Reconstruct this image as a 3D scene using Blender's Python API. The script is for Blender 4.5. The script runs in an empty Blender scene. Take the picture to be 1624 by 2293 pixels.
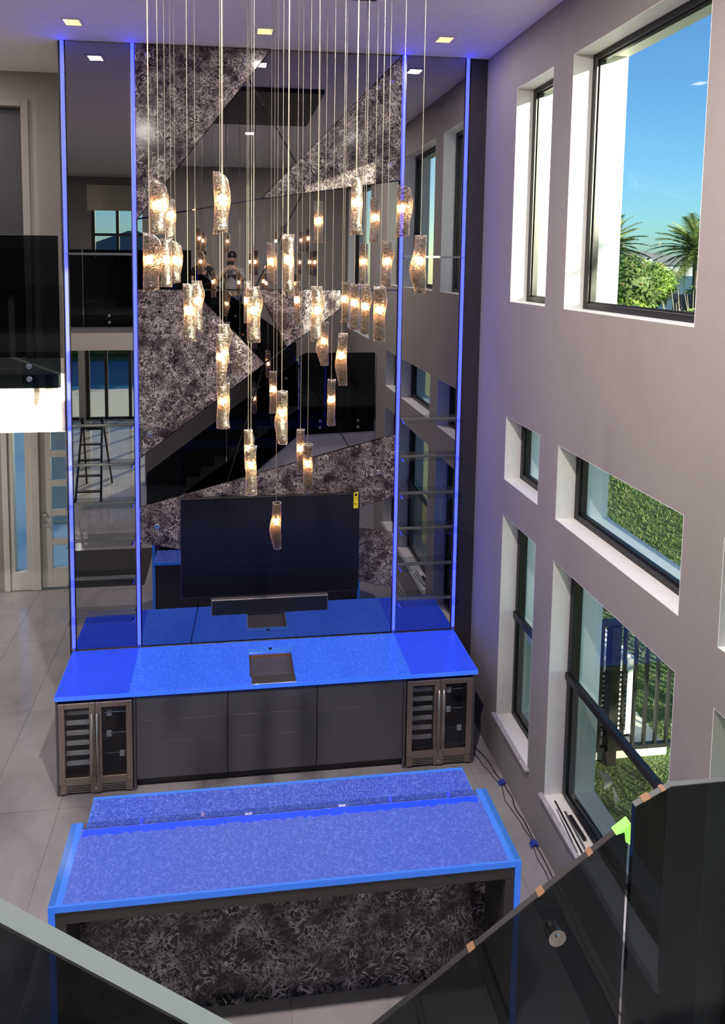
import bpy, bmesh, math, random
from mathutils import Vector, Matrix, Euler

random.seed(7)
SC = bpy.context.scene
COL = SC.collection

# ---------------------------------------------------------------- camera
cd = bpy.data.cameras.new('camera')
cam = bpy.data.objects.new('camera', cd)
COL.objects.link(cam)
F, PX, PY = 1376.1533, 661.7737, 693.9841
cd.sensor_fit = 'HORIZONTAL'
cd.sensor_width = 36.0
cd.lens = F / 1624 * 36.0
cd.shift_x = (812 - PX) / 1624
cd.shift_y = (PY - 1146.5) / 1624
cd.clip_start = 0.02
cd.clip_end = 600
Rm = [[0.994388, 0.105794, 0.000558], [-0.105532, 0.991521, 0.075822], [0.007469, -0.075455, 0.997121]]
right = Vector((Rm[0][0], Rm[1][0], Rm[2][0]))
fwd = Vector((Rm[0][1], Rm[1][1], Rm[2][1]))
up = Vector((Rm[0][2], Rm[1][2], Rm[2][2]))
mw = Matrix((right, up, -fwd)).transposed().to_4x4()
mw.translation = Vector((-2.4685, -5.8179, 4.6395))
cam.matrix_world = mw
SC.camera = cam

# ---------------------------------------------------------------- world, sun, exposure
EXPOSURE = 0.72
K = 2 ** -EXPOSURE          # what glows in view keeps its brightness when the exposure moves
SUN_TRAVEL = Vector((-0.74, 1.0, -0.270)).normalized()
w = bpy.data.worlds.new('sky')
SC.world = w
w.use_nodes = True
wn = w.node_tree
wn.nodes.clear()
sky = wn.nodes.new('ShaderNodeTexSky')
sky.sky_type = 'NISHITA'
sky.sun_disc = False
sky.sun_elevation = math.radians(12.1)
sky.sun_rotation = math.atan2(0.74, -1.0)
sky.air_density = 1.0
sky.dust_density = 0.6
sky.ozone_density = 2.0
bg = wn.nodes.new('ShaderNodeBackground')
bg.inputs['Strength'].default_value = 0.30 * K
wo = wn.nodes.new('ShaderNodeOutputWorld')
tint = wn.nodes.new('ShaderNodeMix'); tint.data_type = 'RGBA'; tint.blend_type = 'MULTIPLY'
tint.inputs['Factor'].default_value = 1.0
tint.inputs['B'].default_value = (.46, .74, 1.0, 1)
wn.links.new(sky.outputs[0], tint.inputs['A'])
wn.links.new(tint.outputs['Result'], bg.inputs[0])
wn.links.new(bg.outputs[0], wo.inputs[0])
sl = bpy.data.lights.new('sun', 'SUN')
sl.energy = 13.0
sl.angle = math.radians(0.6)
sl.color = (1.0, 0.88, 0.64)
so = bpy.data.objects.new('sun', sl)
COL.objects.link(so)
so.rotation_euler = SUN_TRAVEL.to_track_quat('-Z', 'Y').to_euler()
DOWNLIGHT_W = 30.0
vs = SC.view_settings
vs.view_transform = 'Standard'
vs.look = 'None'
vs.gamma = 1.0
vs.exposure = EXPOSURE
vs.use_curve_mapping = False
SC.cycles.transparent_max_bounces = 20
SC.cycles.max_bounces = 7
SC.cycles.use_adaptive_sampling = True
SC.cycles.adaptive_threshold = .05
SC.cycles.light_sampling_threshold = .03
SC.cycles.diffuse_bounces = 4
SC.cycles.glossy_bounces = 4
SC.cycles.caustics_reflective = False
SC.cycles.caustics_refractive = False
SC.cycles.sample_clamp_indirect = 6.0

# ---------------------------------------------------------------- materials
MAT = {}
def nmat(name):
    m = bpy.data.materials.new(name)
    m.use_nodes = True
    nt = m.node_tree
    p = nt.nodes['Principled BSDF']
    MAT[name] = m
    return m, nt, p
def setp(p, **k):
    for a, v in k.items():
        a = a.replace('_', ' ')
        if a in p.inputs:
            i = p.inputs[a]
            i.default_value = (*v, 1) if isinstance(v, tuple) and len(v) == 3 and i.type == 'RGBA' else v
def plain(name, col, rough=.5, metal=0., **k):
    m, nt, p = nmat(name)
    setp(p, Base_Color=col, Roughness=rough, Metallic=metal, **k)
    # a faint procedural unevenness
    n = nt.nodes.new('ShaderNodeTexNoise'); n.inputs['Scale'].default_value = 14; n.inputs['Detail'].default_value = 4
    tc = nt.nodes.new('ShaderNodeTexCoord'); nt.links.new(tc.outputs['Object'], n.inputs['Vector'])
    mr = nt.nodes.new('ShaderNodeMapRange'); mr.inputs['To Min'].default_value = .93; mr.inputs['To Max'].default_value = 1.07
    nt.links.new(n.outputs['Fac'], mr.inputs['Value'])
    mx = nt.nodes.new('ShaderNodeMix'); mx.data_type = 'RGBA'; mx.blend_type = 'MULTIPLY'; mx.inputs['Factor'].default_value = 1
    mx.inputs['A'].default_value = (*col, 1)
    nt.links.new(mr.outputs[0], mx.inputs['B'])
    nt.links.new(mx.outputs['Result'], p.inputs['Base Color'])
    return m
def emis(name, col, strength, base=(.1, .1, .1), rough=.4):
    m, nt, p = nmat(name)
    setp(p, Base_Color=base, Roughness=rough, Emission_Color=col, Emission_Strength=strength * K)
    return m
def bump(nt, p, src, strength=.3, dist=.01):
    b = nt.nodes.new('ShaderNodeBump'); b.inputs['Strength'].default_value = strength; b.inputs['Distance'].default_value = dist
    nt.links.new(src, b.inputs['Height'])
    nt.links.new(b.outputs[0], p.inputs['Normal'])
    return b
def tex(nt, kind, scale, coord='Object', **k):
    n = nt.nodes.new('ShaderNodeTex' + kind)
    n.inputs['Scale'].default_value = scale
    for a, v in k.items():
        a = a.replace('_', ' ')
        if a in n.inputs: n.inputs[a].default_value = v
        else: setattr(n, a.lower().replace(' ', '_'), v)
    tc = nt.nodes.new('ShaderNodeTexCoord'); nt.links.new(tc.outputs[coord], n.inputs['Vector'])
    return n
def ramp(nt, src, stops):
    r = nt.nodes.new('ShaderNodeValToRGB')
    e = r.color_ramp.elements
    while len(e) > 1: e.remove(e[-1])
    e[0].position, e[0].color = stops[0][0], (*stops[0][1], 1)
    for pos, c in stops[1:]:
        x = e.new(pos); x.color = (*c, 1)
    nt.links.new(src, r.inputs[0])
    return r
def math_n(nt, op, a, b=None):
    m = nt.nodes.new('ShaderNodeMath'); m.operation = op
    for i, v in enumerate((a, b)):
        if v is None: continue
        if isinstance(v, (int, float)): m.inputs[i].default_value = v
        else: nt.links.new(v, m.inputs[i])
    return m.outputs[0]

plain('wall_paint', (.285, .262, .240), .65)
plain('pale_paving', (.86, .86, .84), .8)
plain('ceiling_paint', (.92, .91, .92), .7)
plain('white_paint', (.80, .80, .77), .55)
plain('stucco', (.80, .80, .76), .8)
plain('door_paint', (.62, .60, .54), .4)
plain('charcoal_laminate', (.098, .093, .112), .36)
plain('charcoal_wall', (.030, .028, .034), .45)
plain('taupe_frame', (.060, .052, .047), .45)
plain('black_metal', (.008, .008, .009), .35)
plain('black_plastic', (.010, .010, .012), .45)
plain('screen_black', (.006, .006, .010), .22)
plain('rubber', (.02, .02, .02), .7)
plain('chrome', (.72, .72, .70), .12, 1.)
plain('brushed_steel', (.55, .53, .50), .32, 1.)
plain('bronze_steel', (.42, .36, .31), .36, 1.)
plain('fridge_interior', (.035, .040, .055), .4)
plain('shelf_front', (.62, .59, .54), .4)
plain('copper', (.50, .27, .18), .38, .7)
plain('cream_plaster', (.66, .62, .53), .7)
plain('yellow_label', (.78, .66, .03), .5)
plain('skin', (.45, .27, .19), .5)
plain('hair', (.012, .009, .008), .45)
plain('dark_cloth', (.012, .013, .018), .8)
plain('grey_cloth', (.30, .29, .28), .8)
plain('jean', (.05, .06, .09), .8)
plain('cable_black', (.02, .02, .022), .5)
plain('blue_tape', (.03, .05, .32), .6)
plain('brown_tape', (.20, .10, .05), .6)
plain('green_tape', (.25, .62, .12), .6)
plain('shadow_dark', (.04, .038, .04), .9)
plain('concrete', (.58, .57, .53), .85)
plain('roof_tile', (.16, .17, .19), .8)
plain('house_wall', (.24, .28, .33), .8)
plain('blind_fabric', (.70, .66, .52), .8)
plain('trunk', (.17, .12, .08), .9)
plain('twig', (.32, .27, .20), .9)
plain('wood_table', (.20, .15, .11), .35)
plain('dark_blue_screen', (.03, .045, .09), .6)
plain('white_plastic', (.75, .76, .76), .4)
plain('edge_polish', (.15, .185, .18), .3)
plain('edge_grey', (.10, .11, .115), .25)
plain('cord_metal', (.30, .27, .21), .4, .4)
plain('tread_stone', (.30, .28, .27), .35)
plain('grout', (.24, .22, .205), .8)

def leafmat(name, c1, c2):
    m, nt, p = nmat(name)
    n = tex(nt, 'Noise', 6, Detail=3.)
    r = ramp(nt, n.outputs['Fac'], [(.3, c1), (.7, c2)])
    nt.links.new(r.outputs[0], p.inputs['Base Color'])
    setp(p, Roughness=.6)
    tr = nt.nodes.new('ShaderNodeBsdfTranslucent'); nt.links.new(r.outputs[0], tr.inputs[0])
    mx = nt.nodes.new('ShaderNodeMixShader'); mx.inputs[0].default_value = .35
    nt.links.new(p.outputs[0], mx.inputs[1]); nt.links.new(tr.outputs[0], mx.inputs[2])
    nt.links.new(mx.outputs[0], nt.nodes['Material Output'].inputs[0])
leafmat('palm_leaf', (.10, .16, .05), (.24, .30, .10))
leafmat('hedge_leaf', (.12, .20, .03), (.34, .42, .07))
leafmat('bright_leaf', (.12, .24, .03), (.26, .36, .07))
leafmat('tree_leaf', (.06, .11, .025), (.13, .20, .05))
leafmat('grass_blade', (.075, .125, .03), (.14, .19, .055))

def m_lawn():
    m, nt, p = nmat('lawn')
    n = tex(nt, 'Noise', 1.6, Detail=9., Roughness=.75)
    r = ramp(nt, n.outputs['Fac'], [(.30, (.05, .09, .022)), (.52, (.085, .14, .04)), (.74, (.14, .165, .07))])
    nt.links.new(r.outputs[0], p.inputs['Base Color']); setp(p, Roughness=.9)
    n2 = tex(nt, 'Noise', 40, Detail=3.)
    bump(nt, p, n2.outputs['Fac'], .9, .05)
m_lawn()

def m_floor():
    m, nt, p = nmat('floor_tile')
    oi = nt.nodes.new('ShaderNodeObjectInfo')
    n = tex(nt, 'Noise', 2.2, Detail=8., Roughness=.65, Distortion=.6)
    va = nt.nodes.new('ShaderNodeVectorMath'); va.operation = 'ADD'
    tc = nt.nodes.new('ShaderNodeTexCoord')
    cm = nt.nodes.new('ShaderNodeCombineXYZ')
    rv = math_n(nt, 'MULTIPLY', oi.outputs['Random'], 40.)
    nt.links.new(rv, cm.inputs[0]); nt.links.new(rv, cm.inputs[1])
    nt.links.new(tc.outputs['Object'], va.inputs[0]); nt.links.new(cm.outputs[0], va.inputs[1])
    nt.links.new(va.outputs[0], n.inputs['Vector'])
    r = ramp(nt, n.outputs['Fac'], [(.28, (.26, .245, .25)), (.55, (.34, .32, .325)), (.8, (.41, .385, .385))])
    nt.links.new(r.outputs[0], p.inputs['Base Color'])
    setp(p, Roughness=.11, Specular_IOR_Level=.5)
m_floor()

def m_marble(name, dark, mid, vein, s=1.0):
    m, nt, p = nmat(name)
    tc = nt.nodes.new('ShaderNodeTexCoord')
    def line(scale, dist, width, seed):
        mp = nt.nodes.new('ShaderNodeMapping'); mp.inputs['Location'].default_value = (seed, seed * .7, seed * 1.3)
        nt.links.new(tc.outputs['Object'], mp.inputs[0])
        n = nt.nodes.new('ShaderNodeTexNoise'); n.inputs['Scale'].default_value = scale * s
        n.inputs['Detail'].default_value = 3.; n.inputs['Distortion'].default_value = dist; n.inputs['Roughness'].default_value = .55
        nt.links.new(mp.outputs[0], n.inputs['Vector'])
        a = math_n(nt, 'ABSOLUTE', math_n(nt, 'SUBTRACT', n.outputs['Fac'], .5))
        mr = nt.nodes.new('ShaderNodeMapRange'); mr.inputs['From Max'].default_value = width
        mr.inputs['To Min'].default_value = 1.; mr.inputs['To Max'].default_value = 0.
        nt.links.new(a, mr.inputs['Value'])
        return mr.outputs[0]
    l1 = line(9., 2.2, .045, 3.1); l2 = line(17., 1.6, .055, 8.7); l3 = line(4.2, 3., .035, 15.2)
    def mask(scale, seed, lo, hi):
        mp = nt.nodes.new('ShaderNodeMapping'); mp.inputs['Location'].default_value = (seed, -seed, seed * .4)
        nt.links.new(tc.outputs['Object'], mp.inputs[0])
        n = nt.nodes.new('ShaderNodeTexNoise'); n.inputs['Scale'].default_value = scale * s; n.inputs['Detail'].default_value = 4.
        nt.links.new(mp.outputs[0], n.inputs['Vector'])
        mr = nt.nodes.new('ShaderNodeMapRange'); mr.inputs['From Min'].default_value = lo; mr.inputs['From Max'].default_value = hi
        nt.links.new(n.outputs['Fac'], mr.inputs['Value'])
        return mr.outputs[0]
    v1 = math_n(nt, 'MULTIPLY', l1, mask(6., 2., .42, .62))
    v2 = math_n(nt, 'MULTIPLY', math_n(nt, 'MULTIPLY', l2, mask(5., 5.5, .40, .66)), .75)
    v3 = math_n(nt, 'MULTIPLY', l3, mask(3., 9.5, .5, .7))
    v = math_n(nt, 'MAXIMUM', math_n(nt, 'MAXIMUM', v1, v2), v3)
    nb = nt.nodes.new('ShaderNodeTexNoise'); nb.inputs['Scale'].default_value = 7. * s; nb.inputs['Detail'].default_value = 6.
    nt.links.new(tc.outputs['Object'], nb.inputs['Vector'])
    rb = ramp(nt, nb.outputs['Fac'], [(.35, dark), (.68, mid)])
    mx = nt.nodes.new('ShaderNodeMix'); mx.data_type = 'RGBA'
    nt.links.new(v, mx.inputs['Factor']); nt.links.new(rb.outputs[0], mx.inputs['A'])
    mx.inputs['B'].default_value = (*vein, 1)
    nt.links.new(mx.outputs['Result'], p.inputs['Base Color'])
    setp(p, Roughness=.16, Specular_IOR_Level=.4)
m_marble('wall_marble', (.008, .005, .009), (.060, .043, .057), (.62, .55, .54), 1.55)
m_marble('island_marble', (.006, .005, .008), (.034, .030, .042), (.66, .62, .66), 1.0)
m_marble('sill_marble', (.42, .40, .41), (.58, .56, .56), (.32, .30, .32), .5)

def m_mirror():
    m, nt, p = nmat('smoked_mirror')
    setp(p, Base_Color=(.36, .355, .365), Metallic=1., Roughness=.005)
m_mirror()

def m_cast_glass(name, col, rim, strength, scale, lo=.72):
    """back-lit cast glass slab: the LEDs beneath shine through its rippled texture"""
    m, nt, p = nmat(name)
    n = tex(nt, 'Noise', scale, Detail=4., Roughness=.6, Distortion=1.2)
    v = tex(nt, 'Voronoi', scale * 1.7)
    h = math_n(nt, 'ADD', n.outputs['Fac'], math_n(nt, 'MULTIPLY', v.outputs['Distance'], .6))
    r = ramp(nt, h, [(.42, tuple(c * lo for c in col)), (.78, col), (1., rim)])
    nt.links.new(r.outputs[0], p.inputs['Emission Color'])
    setp(p, Base_Color=(.02, .05, .20), Roughness=.06, Emission_Strength=strength * K, Specular_IOR_Level=.5)
    bump(nt, p, h, .22, .005)
m_cast_glass('counter_glass', (.034, .125, .88), (.06, .19, 1.0), .84, 40, .90)
m_cast_glass('counter_glass_led_sheen', (.020, .058, .86), (.03, .07, 1.0), .82, 40, .95)  # deeper blue glow stands for the LED strips reflected in the end slabs
m_cast_glass('island_glass', (.068, .092, .42), (.12, .15, .54), .95, 42, .90)
m_cast_glass('lower_glass', (.052, .070, .46), (.16, .21, .70), .80, 60, .66)
emis('glass_rim', (.018, .13, .68), .85, (.05, .12, .3), .1)
emis('glass_rim_deep', (.012, .075, .36), .9, (.03, .1, .25), .1)
emis('counter_edge', (.03, .13, .86), 1.0, (.05, .12, .3), .1)
emis('led_glow', (.002, .035, 1.0), 1.7, (.01, .02, .12), .5)
emis('led_blue', (.0085, .0145, 1.0), 13.0, (.1, .1, .5), .4)
emis('bulb_warm', (1.0, .60, .30), 165.0)
emis('lens_warm', (1.0, .60, .27), 1.7)
emis('power_dot', (.2, .4, 1.0), 1.5)

def mixglass(name, tint, spec_col, ior, rough=.0, base=.0, bumpscale=None, diffuse=0.):
    m = bpy.data.materials.new(name); m.use_nodes = True; MAT[name] = m
    nt = m.node_tree; nt.nodes.remove(nt.nodes['Principled BSDF'])
    out = nt.nodes['Material Output']
    tr = nt.nodes.new('ShaderNodeBsdfTransparent'); tr.inputs[0].default_value = (*tint, 1)
    gl = nt.nodes.new('ShaderNodeBsdfGlossy'); gl.inputs[0].default_value = (*spec_col, 1); gl.inputs['Roughness'].default_value = rough
    fr = nt.nodes.new('ShaderNodeFresnel'); fr.inputs['IOR'].default_value = ior
    geo = nt.nodes.new('ShaderNodeNewGeometry')
    fac = math_n(nt, 'MULTIPLY', math_n(nt, 'ADD', fr.outputs[0], base), math_n(nt, 'SUBTRACT', 1., geo.outputs['Backfacing']))
    mx = nt.nodes.new('ShaderNodeMixShader')
    nt.links.new(fac, mx.inputs[0]); nt.links.new(tr.outputs[0], mx.inputs[1]); nt.links.new(gl.outputs[0], mx.inputs[2])
    last = mx
    if bumpscale:
        n = tex(nt, 'Noise', bumpscale, Detail=3., Distortion=1.5)
        b = nt.nodes.new('ShaderNodeBump'); b.inputs['Strength'].default_value = .8; b.inputs['Distance'].default_value = .006
        nt.links.new(n.outputs['Fac'], b.inputs['Height'])
        nt.links.new(b.outputs[0], gl.inputs['Normal']); nt.links.new(b.outputs[0], fr.inputs['Normal'])
        r = ramp(nt, n.outputs['Fac'], [(.40, tuple(c * .25 for c in tint)), (.56, tint)])
        nt.links.new(r.outputs[0], tr.inputs[0])
    if diffuse:
        df = nt.nodes.new('ShaderNodeBsdfDiffuse'); df.inputs[0].default_value = (.80, .66, .54, 1)
        tl = nt.nodes.new('ShaderNodeBsdfTranslucent'); tl.inputs[0].default_value = (.88, .60, .38, 1)
        m2 = nt.nodes.new('ShaderNodeMixShader'); m2.inputs[0].default_value = .6
        nt.links.new(df.outputs[0], m2.inputs[1]); nt.links.new(tl.outputs[0], m2.inputs[2])
        m3 = nt.nodes.new('ShaderNodeMixShader')
        v = tex(nt, 'Noise', 120., Detail=2., Distortion=2.)
        mr = nt.nodes.new('ShaderNodeMapRange'); mr.inputs['From Min'].default_value = .42; mr.inputs['From Max'].default_value = .68
        mr.inputs['To Min'].default_value = diffuse * .25; mr.inputs['To Max'].default_value = diffuse * 1.9
        nt.links.new(v.outputs['Fac'], mr.inputs['Value'])
        lw = nt.nodes.new('ShaderNodeLayerWeight'); lw.inputs['Blend'].default_value = .5
        rimf = math_n(nt, 'MULTIPLY', math_n(nt, 'POWER', lw.outputs['Facing'], 5.), .55)  # pale mix at grazing angles paints the bright outline of the glass
        nt.links.new(math_n(nt, 'ADD', mr.outputs[0], rimf), m3.inputs[0])
        nt.links.new(last.outputs[0], m3.inputs[1]); nt.links.new(m2.outputs[0], m3.inputs[2])
        last = m3
    nt.links.new(last.outputs[0], out.inputs[0])
mixglass('window_glass', (.90, .95, .94), (1, 1, 1), 1.35)
mixglass('shelf_glass', (.82, .86, .87), (.9, .92, 1.0), 1.45, .02)
mixglass('rail_glass', (.20, .225, .24), (.8, .85, .9), 1.32, .0, .0)
mixglass('cooler_glass', (.80, .82, .85), (.8, .8, .85), 1.35, .02, .03)
mixglass('pendant_glass', (.90, .85, .81), (1., .97, .95), 1.6, .14, .055, 70., .045)
plain('rim_highlight', (.75, .74, .76), .2)  # opaque pale colour paints the highlight on the pendant glass ends
mixglass('screen_glass', (.62, .64, .61), (1, 1, 1), 1.35)

def m_water():
    m, nt, p = nmat('pool_water')
    setp(p, Base_Color=(.05, .30, .62), Roughness=.06, Specular_IOR_Level=.5)
    n = tex(nt, 'Noise', 3.)
    bump(nt, p, n.outputs['Fac'], .15, .05)
m_water()

# ---------------------------------------------------------------- mesh helpers
ORG = {}
def rec(o, org):
    ORG[o.name] = Vector(org)
    return o
class MB:
    def __init__(s): s.v = []; s.f = []
    def quadring(s, a, b):
        n = len(a)
        for i in range(n):
            j = (i + 1) % n
            s.f.append((a[i], a[j], b[j], b[i]))
    def box(s, x0, x1, y0, y1, z0, z1):
        x0, x1 = sorted((x0, x1)); y0, y1 = sorted((y0, y1)); z0, z1 = sorted((z0, z1))
        k = len(s.v)
        s.v += [(x0, y0, z0), (x1, y0, z0), (x1, y1, z0), (x0, y1, z0), (x0, y0, z1), (x1, y0, z1), (x1, y1, z1), (x0, y1, z1)]
        s.f += [tuple(k + i for i in q) for q in ((0, 3, 2, 1), (4, 5, 6, 7), (0, 1, 5, 4), (1, 2, 6, 5), (2, 3, 7, 6), (3, 0, 4, 7))]
        return s
    def prism(s, poly, axis, lo, hi):
        """poly of 2-D points in the two other axes (in x,y,z order), extruded along axis"""
        n = len(poly); k = len(s.v)
        area = sum(poly[i][0] * poly[(i + 1) % n][1] - poly[(i + 1) % n][0] * poly[i][1] for i in range(n))
        if (area > 0) == (axis == 1): poly = poly[::-1]
        for h in (lo, hi):
            for a, b in poly:
                s.v.append({0: (h, a, b), 1: (a, h, b), 2: (a, b, h)}[axis])
        s.f.append(tuple(k + i for i in range(n))[::-1]); s.f.append(tuple(k + n + i for i in range(n)))
        for i in range(n):
            j = (i + 1) % n
            s.f.append((k + i, k + j, k + n + j, k + n + i))
        return s
    def tube(s, pts, r, n=8, cap=True):
        pts = [Vector(p) for p in pts]; rings = []
        rr = r if isinstance(r, (list, tuple)) else [r] * len(pts)
        prev = None
        for i, p in enumerate(pts):
            d = (pts[min(i + 1, len(pts) - 1)] - pts[max(i - 1, 0)]).normalized()
            if prev is None:
                a = d.orthogonal().normalized()
            else:
                a = (prev - d * prev.dot(d)).normalized()
            prev = a
            b = d.cross(a)
            k = len(s.v)
            for q in range(n):
                t = 2 * math.pi * q / n
                s.v.append(tuple(p + (a * math.cos(t) + b * math.sin(t)) * rr[i]))
            rings.append(list(range(k, k + n)))
        for a, b in zip(rings, rings[1:]): s.quadring(a, b)
        if cap:
            s.f.append(tuple(rings[0][::-1])); s.f.append(tuple(rings[-1]))
        return s
    def lathe(s, c, prof, n=16, axis=2):
        rings = []
        for r, h in prof:
            k = len(s.v)
            for q in range(n):
                t = 2 * math.pi * q / n
                u, v = r * math.cos(t), r * math.sin(t)
                s.v.append({2: (c[0] + u, c[1] + v, c[2] + h), 1: (c[0] + v, c[1] + h, c[2] + u), 0: (c[0] + h, c[1] + u, c[2] + v)}[axis])
            rings.append(list(range(k, k + n)))
        for a, b in zip(rings, rings[1:]): s.quadring(a, b)
        s.f.append(tuple(rings[0][::-1])); s.f.append(tuple(rings[-1]))
        return s
    def build(s, name, mat, parent=None, smooth=False, bevel=0., org=None, seg=1):
        base = ORG[parent.name] if parent is not None else Vector(org or (0, 0, 0))
        me = bpy.data.meshes.new(name)
        me.from_pydata([tuple(Vector(p) - base) for p in s.v], [], s.f)
        me.update()
        if bevel:
            bm = bmesh.new(); bm.from_mesh(me)
            eds = [e for e in bm.edges if len(e.link_faces) == 2 and e.calc_face_angle(0) > .6]
            bmesh.ops.bevel(bm, geom=eds, offset=bevel, segments=seg, affect='EDGES', clamp_overlap=True)
            bm.to_mesh(me); bm.free()
        if smooth:
            for q in me.polygons: q.use_smooth = True
        me.materials.append(MAT[mat])
        o = bpy.data.objects.new(name, me); COL.objects.link(o)
        if parent is not None: o.parent = parent
        else: o.location = base
        rec(o, base)
        return o
def tag(o, label, cat=None, group=None, kind=None):
    o['label'] = label
    if cat: o['category'] = cat
    if group: o['group'] = group
    if kind: o['kind'] = kind
    return o
def thing(name, loc, label, cat, group=None):
    e = bpy.data.objects.new(name, None); COL.objects.link(e)
    e.location = loc; e.empty_display_size = .1
    rec(e, loc)
    return tag(e, label, cat, group)
def struct(o, label, cat): return tag(o, label, cat, kind='structure')
def copyo(o, parent, loc, rot=None, scale=None):
    c = o.copy(); COL.objects.link(c); c.parent = parent; c.location = loc
    if rot is not None: c.rotation_euler = rot
    if scale is not None: c.scale = scale
    return c
ORD = ['first', 'second', 'third', 'fourth', 'fifth', 'sixth', 'seventh', 'eighth', 'ninth', 'tenth']

# ================================================================ THE SETTING
H = 6.607
XL, YF, YR, YU = -9.0, 2.9, -12.5, -9.0          # left wall, front wall, rear wall, upper rear wall
# ---- floor with its tiles
fl = struct(MB().box(XL, 0, YR, YF, -.15, -.004).build('floor', 'grout'), 'polished greige porcelain tile floor of the hall', 'floor')
TX, TY = .61, 1.205
tile0 = None
nx0, ny0 = -4.53 - 8 * TX, .44 + 2 * TY + .02
for i in range(16):
    for j in range(14):
        x0 = nx0 + i * TX; y1 = ny0 - j * TY
        if x0 + TX < XL + .02 or x0 > -.02 or y1 < YR + .02: continue
        if y1 - TY > YF - .02: continue
        xa, xb = max(x0, XL), min(x0 + TX, 0.); ya, yb = max(y1 - TY, YR), min(y1, YF)
        full = xb - xa > TX - .001 and yb - ya > TY - .001
        if full and tile0 is not None:
            t = tile0.copy(); COL.objects.link(t); t.location = (xa, ya, 0)
        else:
            t = MB().box(.0015, xb - xa - .0015, .0015, yb - ya - .0015, -.012, 0).build('tile', 'floor_tile', None, bevel=.0012)
            t.location = (xa, ya, 0)
            t.parent = fl
            if full: tile0 = t
# ---- ceiling
struct(MB().box(XL, .42, YU, YF, H, H + .15).build('ceiling', 'ceiling_paint'), 'flat off-white plaster ceiling over the double-height room', 'ceiling')
# ---- right wall with window openings
WIN = [  # y0, y1, z0, z1, meeting rail z or None, label
    (-1.221, -.611, 4.314, 6.161, None, 'tall narrow upper window next to the dark corner of the feature wall'),
    (-2.793, -1.493, 4.314, 6.161, None, 'largest upper window, showing blue sky and palm trees'),
    (-1.221, -.611, 2.706, 3.284, None, 'smallest square window of the middle row by the corner'),
    (-2.795, -1.495, 2.706, 3.284, None, 'wide middle-row window looking out on the lawn'),
    (-1.221, -.611, .457, 2.382, 1.44, 'narrow lower sash window with marble sill beside the wine cooler'),
    (-2.795, -1.495, .457, 2.382, 1.46, 'wide lower sash window showing fence and air conditioner'),
    (-3.68, -3.07, 4.314, 6.161, None, 'narrow upper window nearest the stair, seen in the mirror'),
    (-3.68, -3.07, 2.706, 3.284, None, 'small middle-row window cut off by the right picture edge'),
    (-3.68, -3.07, .457, 2.382, 1.44, 'lower window behind the dark stair glass at right edge'),
    (-6.95, -4.9, 3.3, 6.161, None, 'tall stair window above the landing'),
    (-8.4, -7.5, .457, 2.382, 1.44, 'lower window under the upper floor behind the stair'),
]
SPLAY = .16      # outer wall half cut back on one side of every opening, widening the sun patches
wb = MB()
for xa, xb, dy in ((0, .16, 0.), (.16, .42, SPLAY)):
    HO = [(q[0] - dy, q[1], q[2], q[3]) for q in WIN]
    ys = sorted({v for q in HO for v in q[:2]} | {YR, YF}); zs = sorted({v for q in HO for v in q[2:4]} | {-.15, H + .15})
    for a, b in zip(ys, ys[1:]):
        run = None
        for c, d in zip(zs, zs[1:]):
            ym, zm = (a + b) / 2, (c + d) / 2
            hole = any(q[0] < ym < q[1] and q[2] < zm < q[3] for q in HO)
            if hole:
                if run: wb.box(xa, xb, a, b, *run); run = None
            else:
                run = (run[0], d) if run else (c, d)
        if run: wb.box(xa, xb, a, b, *run)
struct(wb.build('wall_right', 'wall_paint'), 'tall beige plaster wall pierced by rows of windows', 'wall')
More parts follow.
